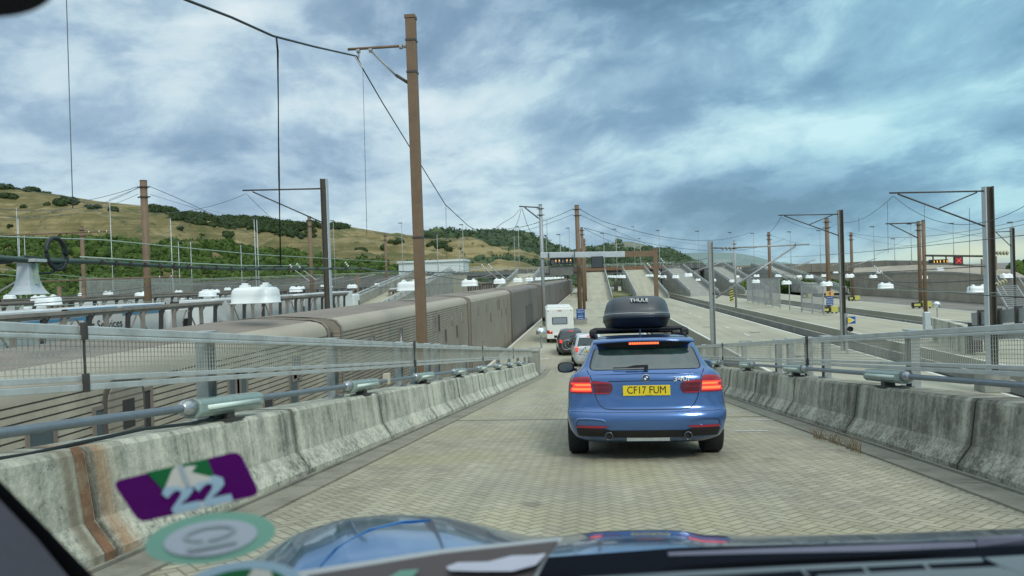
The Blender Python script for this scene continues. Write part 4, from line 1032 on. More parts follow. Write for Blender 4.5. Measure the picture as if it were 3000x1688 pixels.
W('wire from the three brown masts top to the left', (1679, 612), (1410, 672), 84, 100, .8, .03)
W('second wire from the three brown masts top to the left', (1679, 628), (1240, 695), 84, 110, 1.4, .022)
W('wire from the three brown masts top falling to the right', (1700, 614), (1776, 652), 84, 110, .1, .035)
W('long wire running right from the knot beside the brown masts', (1776, 652), (2200, 680), 110, 200, 2.5, .045)
W('lower wire from the brown masts top falling to the right', (1700, 630), (1960, 740), 84, 160, .2, .028)
W('wire from the second brown mast falling to the right', (1712, 670), (1800, 712), 121, 160, .1, .04)
W('wire from the second brown mast running far right', (1712, 668), (2300, 700), 121, 260, 4, .045)
W('wire from the slim grey mast bracket towards the train', (1527, 610), (1500, 675), 82, 70, .5, .028)
W('wire from the slim grey mast bracket falling towards the gantry', (1530, 612), (1568, 690), 82, 100, .8, .028)
W('thin vertical wire dropping behind the brown masts', (1602, 645), (1603, 720), 100, 100, 0, .025)
W('catenary wire from the right mast bracket down to the middle mast', (2617, 574), (2469, 652), 31, 48, .35, .011)
W('catenary wire from the right mast bracket to the right edge', (2617, 574), (3020, 593), 31, 24, .95, .011)
W('catenary wire from the middle mast bracket to its left', (2288, 636), (2256, 680), 48, 60, .1, .014)
W('catenary wire from the middle mast bracket to its right', (2288, 636), (2455, 655), 48, 60, .6, .012)
W('long contact wire rising to the right edge across the masts', (2229, 752), (3020, 687), 90, 19, .25, .011)
W('second long wire rising to the right edge', (2400, 745), (3020, 654), 120, 40, .5, .016)
W('upper thin wire over the right platforms', (2480, 680), (3020, 640), 120, 60, 1.2, .022)
W('vertical dropper wire left of the right mast', (2600, 592), (2602, 740), 34, 34, 0, .009)
W('vertical dropper wire below the right bracket', (2708, 600), (2708, 655), 30, 30, 0, .008)
W('vertical dropper wire right of the bracket end', (2840, 610), (2841, 850), 27, 27, 0, .009)
W('vertical dropper wire between the two right brackets', (2516, 636), (2517, 680), 43, 43, 0, .010)
W('dark wire above the red cross lamp row', (2200, 800), (2885, 780), 70, 31, .2, .020, 'dark')
W('dark wire under the white hoods on the right', (2500, 812), (2882, 820), 55, 33, .25, .022, 'dark')
W('dark thick wire reaching the right edge below the insulators', (2560, 815), (3020, 872), 55, 20, .25, .020, 'dark')
W('pale wire crossing in front of the right platforms', (2300, 822), (3020, 860), 60, 24, .2, .010, 'wirep')
W('wire leaving the signal gantry post to the right', (1925, 763), (2075, 756), 82, 90, .3, .03)
W('wire at the left over the lorry wagons, lower one', (0, 895), (470, 843), 26, 45, .15, .016, 'dark')
W('wire at the left over the lorry wagons, upper one', (0, 880), (450, 838), 30, 50, .1, .018, 'dark')
W('pale wire crossing the white lorries at the left', (0, 900), (760, 862), 24, 60, .1, .013, 'wirep')
W('pale wire crossing the wall behind the flared housing', (0, 788), (1000, 822), 40, 90, .8, .016, 'wirep')
W('thin wire crossing under the pale wire at the left', (0, 804), (720, 826), 45, 80, .4, .014, 'wirep')
W('wire crossing the grey mast towards the big white hood', (560, 870), (1040, 845), 50, 70, .2, .018)
W('long wire running behind the big square mast over the train roofs', (840, 850), (1500, 815), 60, 120, .3, .022)
W('wire above the train roofs running to the slim grey mast', (1240, 800), (1580, 800), 60, 100, .9, .024, 'dark')
for i, (x0, y0, x1, y1, D) in enumerate(((0, 640, 230, 590, 60), (900, 720, 1110, 745, 120), (1420, 690, 1600, 640, 130), (1880, 690, 2250, 740, 180), (2260, 690, 2420, 720, 130), (2500, 690, 2690, 720, 130), (2560, 750, 2700, 660, 110), (2710, 665, 2960, 690, 90))):
    W(f'very thin far wire, {ORD[i] if i else "first"} counted from the left of the picture', (x0, y0), (x1, y1), D, D*1.15, .5, .02)
# insulator strings
def insul(label, p, q, n, r_, m='insul'):
    p = Vector(p); q = Vector(q); t_ = thing('insulator', label, 'insulator')
    MB().path([p, q], r_*.3, 6).build('rod', 'dark', t_)
    d = MB()
    for k in range(n):
        c = p.lerp(q, (k+.5)/n); u = (q-p).normalized()*abs((q-p).length)/n*.28
        d.path([c-u, c, c+u], [r_*.55, r_, r_*.5], 10)
    d.build('discs', m, t_, smooth=True)
insul('row of cream insulator discs right of the big grey mast, upper one', PD(2918, 741, 29), PD(2955, 741, 29), 4, .10)
insul('row of cream insulator discs right of the big grey mast, lower one', PD(2918, 836, 29), PD(2950, 822, 29), 4, .11)
insul('dark insulators on the long bracket beside the grey mast', PD(2112, 727, 55.6), PD(2146, 727, 55.6), 3, .17, 'grey')
for i, (x, y, D) in enumerate(((848, 775, 80), (868, 772, 80), (1410, 775, 90), (1430, 773, 90), (1895, 770, 120), (2260, 780, 110), (2560, 778, 110), (1935, 757, 130), (1010, 768, 90), (1925, 790, 120))):
    insul(f'small pale insulator pair over the tracks, {ORD[i]} in a count from the left train onwards', PD(x, y, D), PD(x+12, y+14, D), 3, .14, 'hood_w')
    if i < 7: W(f'grey stay holding the {ORD[i]} small pale insulator', (x+12, y+14), (x+60, y+50), D, D, 0, .06, 'grey')
# ---------------------------------------------------------------- white hooded lamps
def hoodlamp(label):
    t_ = thing('hooded_lamp', label, 'lamp', group='white hooded lamps over the tracks')
    rows = []
    for z, a, b in ((0, .57, .43), (.0, .59, .44), (.025, .59, .44), (.035, .56, .41), (.20, .555, .405), (.33, .54, .39), (.395, .49, .34), (.42, .37, .25), (.425, .02, .02)):
        g = []
        for th in np.linspace(0, 2*math.pi, 29)[:-1]:
            c, s = math.cos(th), math.sin(th); g.append((a*math.copysign(abs(c)**.45, c), b*math.copysign(abs(s)**.5, s), z))
        rows.append(g+[g[0]])
    MB().grid(rows).build('hood', 'hood_w', t_, smooth=True)
    for x in (-.28, .28):
        MB().box(x-.11, x+.11, -.10, .10, .42, .47).box(x-.07, x+.07, -.06, .06, .47, .52).build('mount', 'hood_w', t_, bevel=.015)
    MB().box(-.5, .5, -.3, .3, .04, .12).build('lamp_tray', 'grey', t_)
    MB().path([(-.28, 0, .48), (-.2, 0, .58), (0, .0, .62), (.2, 0, .58), (.28, 0, .48)], .014, 6).build('cable', 'cable', t_, smooth=True)
    return t_
HL = None
def hoods(X, z, ys_, lab, skip=(), s=1.0, jit=0):
    global HL
    for i, y in enumerate(ys_):
        lb = lab.format(ORD[i] if i < 16 else f'{i}th')
        if HL is None: HL = hoodlamp(lb); o = HL
        else: o = copy_tree(HL, label=lb)
        o.location = (X+random.uniform(-jit, jit), y+random.uniform(-jit, jit)*3, z+random.uniform(-jit, jit)*.3); o.rotation_euler = (0, 0, random.uniform(-.05, .05)); o.scale = (s, s, s)
hoods(-8.0, 5.02, [17.0], 'biggest white hooded lamp, hanging from the thick cable over the train', s=.94)
hoods(-8.4, 5.0, [34+17*k for k in range(13)], 'white hooded lamp over the beige train past the biggest one, {} along', jit=.05)
hoods(-27.0, 4.86, [34.5, 50, 66, 82, 98, 114, 130, 146, 162], 'white hooded lamp in the row over the nearest lorry wagons, {} along', jit=.1)
hoods(-46, 4.9, [44+14*k for k in range(9)], 'white hooded lamp in the row over the second lorry wagons, {} along', jit=.3)
hoods(-64, 5.0, [60+16*k for k in range(8)], 'white hooded lamp in the far left row, {} along', jit=.5)
hoods(-84, 4.9, [80+18*k for k in range(6)], 'white hooded lamp in the farthest left row, {} along', jit=.7)
hoods(24.1, 3.55, [49.5, 64, 79, 95, 112, 130, 150, 170], 'white hooded lamp over the middle right platform, {} along', jit=.1)
hoods(5.0, 4.9, [117+15*k for k in range(7)], 'white hooded lamp over the empty track beyond the roof box, {} along', jit=.1)
hoods(13.5, 4.7, [104+15*k for k in range(6)], 'white hooded lamp right of the gantry over the second track, {} along', jit=.6)
hoods(44, 3.6, [86, 104, 124, 144, 164], 'white hooded lamp over the far right platform, {} along', jit=.6)
hoods(55, 4.2, [96, 125, 150, 175], 'white hooded lamp before the retaining wall on the right, {} along', jit=.8)
hoods(33, 4.0, [98, 116, 134, 152, 172], 'white hooded lamp in the third right row, {} along', jit=.5)
hoods(37.0, 4.1, [46.5], 'white hooded lamp cut by the right edge of the picture')
# ---------------------------------------------------------------- gantries and signals
ga = thing('signal_gantry', 'grey beam gantry over the lanes carrying a digit panel and a blank dark screen', 'gantry')
MB().bar(PD(1583, 748, 82), PD(1830, 745, 82), .55, .62).build('beam', 'greyl', ga, bevel=.03); MB().bar(PD(1830, 745, 82), PD(1914, 743, 82), .4, .62).build('beam', 'brown', ga)
p = PD(1646, 766, 81.5)
dp = MB().box(p.x-1.30, p.x+1.30, p.y-.12, p.y+.12, p.z-.32, p.z+.40).build('digit_panel', 'ink', ga)
seg = MB(); lit = MB()
for k, dxk in enumerate((-1.05, -.68, -.28, .14, .58, .98)):
    x = p.x+dxk*.98; z = p.z-.02; y = p.y-.13; h = .17; wd = .13
    for (a, b, c, d) in ((x-wd/2, x+wd/2, z+h-.02, z+h), (x-wd/2, x+wd/2, z-.01, z+.01), (x-wd/2, x+wd/2, z-h, z-h+.02), (x-wd/2-.02, x-wd/2, z-h, z+h), (x+wd/2, x+wd/2+.02, z-h, z+h)): seg.box(a, b, y-.01, y, c, d)
    if k in (1, 2, 4, 5): lit.box(x-.035, x+.045, y-.03, y-.01, z+.02, z+.21)
seg.build('digit_outline', 'greyl', dp); lit.build('lit_digit', 'amber', dp)
for s_ in (-1, 1): MB().box(p.x+s_*1.42-.05, p.x+s_*1.42+.05, p.y-.1, p.y+.1, p.z-1.4, p.z+1.0).build('hanger', 'dark', ga)
MB().box(p.x-1.3, p.x+1.3, p.y+.2, p.y+.3, p.z-1.5, p.z-.45).build('back_board', 'conc_d', ga)
p = PD(1749.5, 768, 81.5)
s0 = MB().box(p.x-.66, p.x+.66, p.y-.12, p.y+.12, p.z-.66, p.z+.62).build('blank_screen', 'ink', ga); MB().box(p.x-.58, p.x+.58, p.y-.13, p.y-.12, p.z-.58, p.z+.55).build('screen_face', 'dgrey', s0)
gb = thing('signal_gantry', 'thin dark gantry on the right carrying an amber digit panel and a red cross', 'gantry')
MB().bar(PD(2712, 749, 60), PD(2884, 751, 60), .16).build('beam', 'dark', gb)
p = PD(2749, 766, 59.8)
d2 = MB().box(p.x-.72, p.x+.72, p.y-.08, p.y+.08, p.z-.14, p.z+.15).build('digit_panel', 'ink', gb)
lit = MB()
for k in range(5): lit.box(p.x-.38+k*.235+(.05 if k > 2 else 0), p.x-.33+k*.235+(.05 if k > 2 else 0), p.y-.10, p.y-.08, p.z-.10, p.z+.08)
lit.build('lit_digit', 'amber', d2)
for s_ in (-.4, .6): MB().box(p.x+s_-.04, p.x+s_+.04, p.y-.05, p.y+.05, p.z+.15, p.z+.48).build('hanger', 'dark', gb)
p = PD(2807, 764, 59.8)
d3 = MB().box(p.x-.34, p.x+.34, p.y-.08, p.y+.08, p.z-.34, p.z+.32).build('cross_panel', 'ink', gb)
cm = MB()
for s_ in (-1, 1): cm.bar((p.x-.17, p.y-.10, p.z-.17*s_), (p.x+.17, p.y-.10, p.z+.17*s_), .02, .07, Vector((0, 1, 0)))
cm.build('red_cross', 'redx', d3)
MB().box(p.x-.27, p.x+.27, p.y-.085, p.y-.08, p.z-.27, p.z+.27).build('cross_field', mat('red field', (.25, .04, .04), .5), d3)
# signs
def sign(label, px, py, D, wd, h, m, lines=0, tx=None, lm='white'):
    p = PD(px, py, D); t_ = thing('sign', label, 'sign', (p.x, p.y, p.z))
    MB().box(-wd/2, wd/2, -.03, .02, -h/2, h/2).build('board', m, t_)
    if tx:
        for k, s in enumerate(tx): text('lettering', s, h/len(tx)*.55, lm, t_, Matrix.Translation((0, -.035, h/2-h*(k+.5)/len(tx))) @ FACE_BACK, .004, .003)
    return t_
sign('blue notice with white writing on the nearest brown mast of the three', 1701, 920.5, 81, .92, 1.16, 'blue_s', tx=['TURN OFF', 'HEADLIGHTS', '———', 'ÉTEIGNEZ', 'VOS FEUX'])
s_ = sign('blue notices with white writing on the brown mast on the right', 2431, 882, 88, .80, 1.05, 'blue_s', tx=['TURN OFF', 'HEADLIGHTS', 'ÉTEIGNEZ', 'VOS FEUX'])
s_ = sign('pale orange panel with a dark symbol above the blue notices on the right', 2431, 860, 88, .92, .56, mat('orange panel', (.62, .42, .16), .5)); MB().box(-.10, .10, -.05, -.03, -.16, .16).build('symbol', mat('symbol red', (.35, .05, .03), .5), s_)
s_ = sign('blue and yellow arrow sign pointing right, behind the right railing', 2494, 938, 46, .48, .44, 'blue_s')
MB().prism([(-.22, -.035, -.21), (.2, -.035, 0), (-.22, -.035, .21)], (0, .004, 0)).build('yellow_triangle', 'plate', s_); MB().prism([(-.12, -.04, -.17), (.22, -.04, 0), (-.12, -.04, .17), (-.12, -.04, .12), (.12, -.04, 0), (-.12, -.04, -.12)], (0, .003, 0)).build('white_arrow', 'white', s_)
p = PD(2490, 964, 46)
rs_ = thing('round_signal', 'round black signal lamp under the blue and yellow arrow sign', 'signal', p)
MB().lathe((0, 0, 0), [(.17, -.0), (.17, .12), (.14, .14), (.12, .05), (.02, .04)], 20, Matrix.Rotation(math.pi/2, 3, 'X')).build('lamp', 'ink', rs_)
p = PD(2478, 928, 46.2); MB().box(p.x-.07, p.x+.07, p.y-.07, p.y+.07, 0, p.z+.2).build('sign_post', 'alu_d', label='short grey post beside the blue and yellow arrow sign', category='post')
# yellow buffers at mast feet
def buffer_(label, px, py, D, w_=1.6):
    p = PD(px, py, D); t_ = thing('yellow_buffer', label, 'hose cabinet', (p.x, p.y, 0), group='yellow cabinets at the mast feet')
    MB().box(-w_/2, -.05, -.3, .3, .15, .75).build('black_cabinet', 'ink', t_, bevel=.03); MB().box(.05, w_/2, -.3, .3, .15, .85).build('yellow_cabinet', 'yellow', t_, bevel=.03)
    for x in (-w_/2+.12, -.25, .25, w_/2-.12): MB().box(x-.05, x+.05, -.2, .2, 0, .15).build('leg', 'dark', t_)
    MB().box(-w_/2+.1, -.25, -.31, -.3, .3, .6).build('white_label', 'yellow', t_)
for i, (x, y, D, l) in enumerate(((2432, 915, 88, 'under the orange and blue signs'), (2260, 889, 116, 'behind the grey fence'), (2502, 880, 118, 'on the far right platform'), (2700, 898, 92, 'at the touching pair of masts'), (2365, 868, 135, 'farthest back on the right'))): buffer_('black and yellow cabinets '+l, x, y, D, 2.2 if i == 3 else 1.7)
for i, (x, y, D) in enumerate(((1717, 963, 80), (1716, 915, 118))):
    p = PD(x, y, D); MB().box(p.x-.16, p.x+.16, p.y-.15, p.y+.15, 0, p.z+.35).build('yellow_bollard', 'yellow', bevel=.04, label=('yellow padded bollard beside the concrete mast foot', 'yellow padded bollard behind the blue notice')[i], category='bollard')
# grey fences on the right platform
def fence(label, pts, h, n, panels=True):
    t_ = thing('metal_fence', label, 'fence')
    for k in range(n+1):
        f = k/n; p = Vector(pts[0]).lerp(Vector(pts[1]), f); MB().box(p.x-.06, p.x+.06, p.y-.06, p.y+.06, 0, h).build('post', 'grey', t_)
    b = MB(); a, c = Vector(pts[0]), Vector(pts[1])
    b.bar(a+Vector((0, 0, h-.05)), c+Vector((0, 0, h-.05)), .06).bar(a+Vector((0, 0, .3)), c+Vector((0, 0, .3)), .05)
    if panels:
        L = (c-a).length; m_ = int(L/.14)
        for k in range(m_): q = a.lerp(c, k/m_); b.box(q.x-.008, q.x+.008, q.y-.012, q.y+.012, .3, h)
    b.build('mesh', 'grey', t_)
a = PZ(2408, 926, 0); b = PZ(2380, 917, 0)
fence('tall grey fence panel left of the orange sign mast', [PZ(2350, 914, 0), PZ(2414, 925, 0)], 3.6, 2)
fence('grey gate frame in the fence right of the striped plate', [PZ(2314, 909, 0), PZ(2349, 914, 0)], 3.6, 1, False)
fence('tall grey fence along the middle right platform behind the long bracket', [PZ(2190, 885, 0), PZ(2286, 905, 0)], 4.2, 5)
# concrete wall block, small cabinets behind the right railing
p = PD(2750, 935, 52); q = PD(2840, 935, 44)
cw = thing('concrete_wall', 'stained concrete wall with two dark buffers behind the right railing', 'wall')
MB().bar((p.x-.2, p.y, .8), (q.x, q.y, .8), .5, 1.7).build('wall', 'conc_l', cw)
for dxk in (0, .9): MB().box(q.x-.25+dxk, q.x+.25+dxk, q.y-.9, q.y-.3, .2, 1.9).build('buffer', 'dark', cw)
p = PD(2715, 942, 54); MB().box(p.x-.22, p.x+.22, p.y-.2, p.y+.2, p.z-.6, p.z+.7).build('cabinet', 'greyl', bevel=.05, label='light grey cabinet box at the foot of the red cross gantry mast', category='cabinet')
wl = thing('guard_rail', 'grey guard rail with black blocks behind the big right mast', 'guard rail')
a, b = PD(2850, 935, 33), PD(3080, 915, 28)
MB().bar(a, b, .12, .55).bar(a+Vector((0, 0, -.7)), b+Vector((0, 0, -.7)), .1, .5).build('rail', 'grey', wl)
for f in (.1, .34, .6, .86): p = a.lerp(b, f); MB().box(p.x-.13, p.x+.13, p.y-.2, p.y-.07, p.z-.5, p.z+.38).build('block', 'dark', wl)
# plinth carrying the big right mast
p = PD(2905, 1090, 31); MB().box(p.x-.5, p.x+.5, p.y-.45, p.y+.45, 0, .8).build('mast_plinth', 'conc', bevel=.03, label='concrete plinth under the big H section mast on the right', category='plinth')
# metal stairs far right
stt = thing('metal_stairs', 'grey open metal stairs at the right edge of the picture', 'stairs')
a = PD(2985, 900, 62); b = PD(2948, 838, 66); sm_ = MB()
for k in range(12):
    p = a.lerp(b, k/11); MB().box(p.x-.9, p.x+.9, p.y-.12, p.y+.12, p.z-.03, p.z+.03).build('tread', 'grey', stt)
MB().bar(a+Vector((-.9, 0, -.1)), b+Vector((-.9, 0, -.1)), .08, .3).bar(a+Vector((.9, 0, -.1)), b+Vector((.9, 0, -.1)), .08, .3).bar(a+Vector((-.9, 0, 1)), b+Vector((-.9, 0, 1)), .06).bar(a+Vector((.9, 0, 1)), b+Vector((.9, 0, 1)), .06).build('side_frame', 'grey', stt)
# ---------------------------------------------------------------- far ramps
def farramp(label, x0, x1, ya, yb, zt, m='plat', louv=True, wallm='conc'):
    t_ = thing('access_ramp', label, 'ramp')
    MB().prism([(x0, ya, 0.01), (x0, yb, zt), (x0, yb+14, zt), (x0, yb+14, -.02), (x0, ya, -.02)], (x1-x0, 0, 0)).build('slope', m, t_)
    L = yb-ya
    for s_, x in ((-1, x0), (1, x1)):
        xx = x-.25 if s_ < 0 else x
        f = MB().prism([(xx, ya-2, -.02), (xx, ya-2, .9), (xx, ya, .95), (xx, yb, zt+.9), (xx, yb, -.02)], (.25, 0, 0)).build('parapet', wallm, t_)
        MB().bar((x, ya-1, 1.35), (x, yb, zt+1.35), .12, .12).bar((x, ya-1, 1.05), (x, yb, zt+1.05), .05, .25).build('handrail', 'alu', t_)
        g = MB()
        for k in range(int(L/2.4)):
            f_ = k/(L/2.4); g.box(x-.06, x+.06, ya+L*f_-.08, ya+L*f_+.08, .9+zt*f_, 1.35+zt*f_)
        g.build('railing_posts', 'alu_d', t_)
        if louv:
            for k in range(2, int(L/2.2)):
                f_ = k/(L/2.2); z = zt*f_; MB().box(xx-.05 if s_ < 0 else xx+.2, xx+.05 if s_ < 0 else xx+.3, ya+L*f_-.12, ya+L*f_+.12, max(0, z*.25), max(.1, z*.9)).build('buttress_rib', 'conc_l', t_)
    return t_
farramp('far ramp rising straight ahead past the three brown masts', -1.5, 4.4, 162, 232, 6.6, louv=False)
farramp('far ramp rising right of the empty track, behind the roof box', 9.9, 16.6, 165, 232, 6.9)
farramp('far ramp with ribbed side wall right of the gantry post', 22.4, 28.6, 172, 234, 6.9, m='conc')
farramp('far ramp rising behind the long bracket of the grey mast', 35.2, 41.0, 176, 234, 6.9, m='conc')
farramp('far ramp beyond the grey fence on the right', 48, 54, 165, 228, 6.6, m='conc')
farramp('ramp rising behind the train roofs left of the big square mast', -28.2+10, -22.2+9.5, 58, 106, 5.4) if 0 else farramp('ramp rising behind the train roofs left of the big square mast', -25.5, -20.5, 52, 108, 6.2, louv=False)
farramp('far ramp rising behind the train, left of the slim grey mast', -18.5, -13.0, 120, 190, 6.6, louv=False)
farramp('ramp rising among the lorry wagons, far left', -48.5, -43.0, 110, 170, 6.4, louv=False) if 0 else None
# overbridge and piers
ob = thing('overbridge', 'long grey overbridge crossing behind all the ramps', 'bridge')
MB().box(-150, 44, 236, 246, 5.9, 6.9).box(-150, 44, 235.6, 236, 6.7, 8.1).build('deck', 'conc_d', ob)
MB().bar((-150, 235.6, 8.9), (44, 235.6, 8.9), .12).bar((-150, 235.6, 8.5), (44, 235.6, 8.5), .08).build('parapet_rail', 'alu', ob)
for x in range(-144, 44, 8):
    MB().box(x-.5, x+.5, 237, 245, -1.1, 5.9).build('pier', 'conc', ob)
bb = MB()
for k in range(34): bb.box(-20+k*1.9, -20+k*1.9+.14, 235.5, 235.6, 7.0, 8.9)
bb.build('parapet_posts', 'alu_d', ob)
# brown cladding strip on the bridge above the ramps
MB().box(-6, 24, 235.3, 235.6, 7.0, 8.0).build('clad_strip', 'rust', ob)
# grassy patch between the ramps
MB().box(4.9, 9.6, 176, 230, -1.1, .6).build('grass_bank', 'grass', kind='structure')
# right curved flyover wall: (px, top y, depth)
fw = [(1985, 786, 252), (2200, 777, 240), (2330, 774, 228), (2480, 769, 216), (2590, 763, 205), (2700, 764, 190), (2790, 770, 176), (2880, 782, 164), (3000, 793, 150), (3200, 806, 140)]
flw = thing('concrete_flyover', 'long curved concrete flyover on the right skyline', 'flyover')
rows = []
tops = [PD(x, y, D) for x, y, D in fw]
off = Vector((3, 9, 0))
rows = [[Vector((p.x, p.y, -1.1)) for p in tops], [Vector((p.x, p.y, p.z-2.6)) for p in tops]]
MB().grid(rows).build('lower_wall', 'conc_b', flw)
r2 = [[Vector((p.x, p.y-.6, p.z-2.6)) for p in tops], [Vector((p.x, p.y-.6, p.z)) for p in tops], [Vector((p.x+3, p.y+9, p.z)) for p in tops], [Vector((p.x+3, p.y+9, -1.1)) for p in tops]]
MB().grid(r2).build('deck_fascia', 'conc_b', flw)
g = MB()
for a, b in zip(tops[:-1], tops[1:]):
    n = int((b-a).length/4)
    for k in range(n): q = a.lerp(b, k/n); g.box(q.x-.12, q.x+.12, q.y-.78, q.y-.6, q.z-2.5, q.z+.02)
g.build('fascia_ribs', 'conc', flw)
tk = MB()
for k in range(34):
    q = tops[0].lerp(tops[2], .18+k*.022); tk.box(q.x-.16, q.x+.16, q.y-1.0, q.y-.8, q.z-.95, q.z-.35)
tk.build('white_marks', 'white', flw)
rw_ = thing('retaining_wall', 'brownish retaining wall below the flyover on the right', 'retaining wall')
pts = [PD(x, y, D) for x, y, D in ((2490, 806, 176), (2600, 802, 158), (2700, 800, 142), (2800, 803, 128), (2900, 812, 116), (3050, 826, 104))]
MB().grid([[Vector((p.x, p.y, -1.1)) for p in pts], pts, [Vector((p.x+2, p.y+5, p.z)) for p in pts], [Vector((p.x+10, p.y+26, p.z+1.6)) for p in pts]]).build('wall', 'conc_b', rw_)
MB().grid([[Vector((p.x-.1, p.y-.3, p.z-.0)) for p in pts], [Vector((p.x-.1, p.y-.3, p.z+.35)) for p in pts], [Vector((p.x+.3, p.y+.3, p.z+.35)) for p in pts]]).build('coping', 'conc', rw_)
pc = MB()
# bushes at the flyover
# left far walls and shed
lw = thing('concrete_wall', 'long pale concrete wall in front of the wood on the left', 'wall')
a, b = PD(235, 786, 135), PD(560, 790, 190)
MB().bar((a.x, a.y, 3.6), (b.x, b.y, 3.6), .6, 9.4).build('wall', 'conc', lw)
a, b = PD(560, 795, 190), PD(1175, 806, 230)
MB().bar((a.x, a.y, 2.9), (b.x, b.y, 2.9), .6, 8.0).build('wall', 'conc_d', lw)
sh_ = thing('low_shed', 'long low pale building at the foot of the hill behind the square mast', 'building')
a, b = PD(1168, 782, 330), PD(1362, 790, 330)
MB().box(a.x, b.x, a.y, a.y+14, 4, PD(1168, 772, 330).z).build('walls', 'shed', sh_)
MB().box(a.x-.6, b.x+.6, a.y-.8, a.y+15, PD(1168, 772, 330).z, PD(1168, 766, 330).z).build('roof', 'shed', sh_)
for k in range(14):
    x = a.x+1+(b.x-a.x-2)*k/14; MB().box(x, x+1.35, a.y-.12, a.y, 7.4, 9.6).build('window', 'gw', sh_)
# small clutter of brackets over the left tracks
for i in range(9):
    x = -14-8.5*(i % 5); y = 62+22*i*.6; z = 5.6
    tubeobj(f'grey bracket tube over the left tracks, {ORD[i]} from the front', (x, y, z), (x+4.6, y+.5, z+.9), .045, 'grey', 2)
for i in range(10):
    x = (12, 26, 38, 26, 12, 38, 48, 26, 6, -12)[i]; y = 92+14*i*.8
    tubeobj(f'grey bracket tube over the right tracks, {ORD[i]} from the front', (x, y, 5.4), (x+4.2, y+.4, 6.6), .06, 'grey', 2)
# short brown posts in the left yard
for i, (x, y, D) in enumerate(((173, 838, 60), (244, 840, 70), (1046, 806, 88), (2876, 760, 120), (2918, 752, 130))):
    mast(x, y, D, .34 if D < 80 else .3, 'rd', f'short dark brown post, {["far left", "left of the white oblong lamp", "in front of the left ramp", "right of the big right mast", "behind the cream insulators"][i]}', clamps=False)
# ---------------------------------------------------------------- hills
def vnoise(seed):
    r_ = np.random.RandomState(seed); T = r_.rand(64, 64)
    def f(x, y):
        xi = np.floor(x).astype(int); yi = np.floor(y).astype(int); fx = x-xi; fy = y-yi; fx = fx*fx*(3-2*fx); fy = fy*fy*(3-2*fy)
        a = T[xi % 64, yi % 64]; b = T[(xi+1) % 64, yi % 64]; c = T[xi % 64, (yi+1) % 64]; d = T[(xi+1) % 64, (yi+1) % 64]
        return (a*(1-fx)+b*fx)*(1-fy)+(c*(1-fx)+d*fx)*fy-.5
    return lambda x, y: f(x, y)+.5*f(x*2.1, y*2.1)+.25*f(x*4.3, y*4.3)+.12*f(x*8.7, y*8.7)
def horizon(px): return 809+.034*(1730-px)
class Hill:
    def __init__(s, sky_, Df, Dr, power, seed, amp, z0=-1.2):
        s.px = [q[0] for q in sky_]; s.py = [q[1] for q in sky_]; s.Df = Df; s.Dr = Dr; s.pw = power; s.n = vnoise(seed); s.amp = amp; s.z0 = z0
    def at(s, px, t):
        py = np.interp(px, s.px, s.py); D = s.Df+(s.Dr-s.Df)*t
        zrg = CAMZ+(horizon(px)-py)*s.Dr/FPX
        r_ = ray(px, horizon(px)); r_ = Vector((r_.x, r_.y, 0)); p = r_*D
        tt = min(t, 1.0); z = s.z0+(zrg-s.z0)*(tt**s.pw)
        nz = float(s.n(np.array(p.x/62.), np.array(p.y/62.)))*s.amp*math.sin(math.pi*min(1, max(0, t)))**.7
        if t > 1: z -= (t-1)*60
        return Vector((p.x, p.y, z+nz))
    def mesh(s, x0, x1, nx, nt_):
        return [[s.at(x, t) for x in np.linspace(x0, x1, nx)] for t in list(np.linspace(0, 1, nt_))+[1.05, 1.25]]
HA = Hill([(-500, 500), (-100, 530), (0, 548), (130, 562), (300, 590), (430, 603), (560, 628), (650, 642), (760, 643), (850, 657), (960, 664), (1010, 661), (1100, 676), (1250, 700), (1370, 706), (1480, 712), (1600, 745), (1700, 780), (1760, 800)], 330, 1050, 1.2, 3, 26)
MB().grid(HA.mesh(-500, 1760, 260, 70)).build('hill_left', 'hill', smooth=True, kind='structure')
HB = Hill([(1180, 760), (1240, 722), (1300, 708), (1360, 696), (1420, 692), (1500, 690), (1545, 694), (1580, 712), (1620, 734), (1690, 756), (1760, 775), (1800, 800)], 420, 1250, 1.2, 5, 8)
MB().grid(HB.mesh(1180, 1800, 120, 40)).build('hill_wooded', 'hill', smooth=True, kind='structure')
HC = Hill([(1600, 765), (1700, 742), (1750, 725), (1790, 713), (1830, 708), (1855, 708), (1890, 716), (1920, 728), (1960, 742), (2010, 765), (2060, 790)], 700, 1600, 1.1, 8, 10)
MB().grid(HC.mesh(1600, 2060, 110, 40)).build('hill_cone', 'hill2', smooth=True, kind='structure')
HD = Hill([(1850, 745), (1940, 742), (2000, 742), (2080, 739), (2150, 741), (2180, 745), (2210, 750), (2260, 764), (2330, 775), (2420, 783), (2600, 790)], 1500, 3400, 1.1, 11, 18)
MB().grid(HD.mesh(1850, 2600, 120, 36)).build('hill_far', 'hill3', smooth=True, kind='structure')
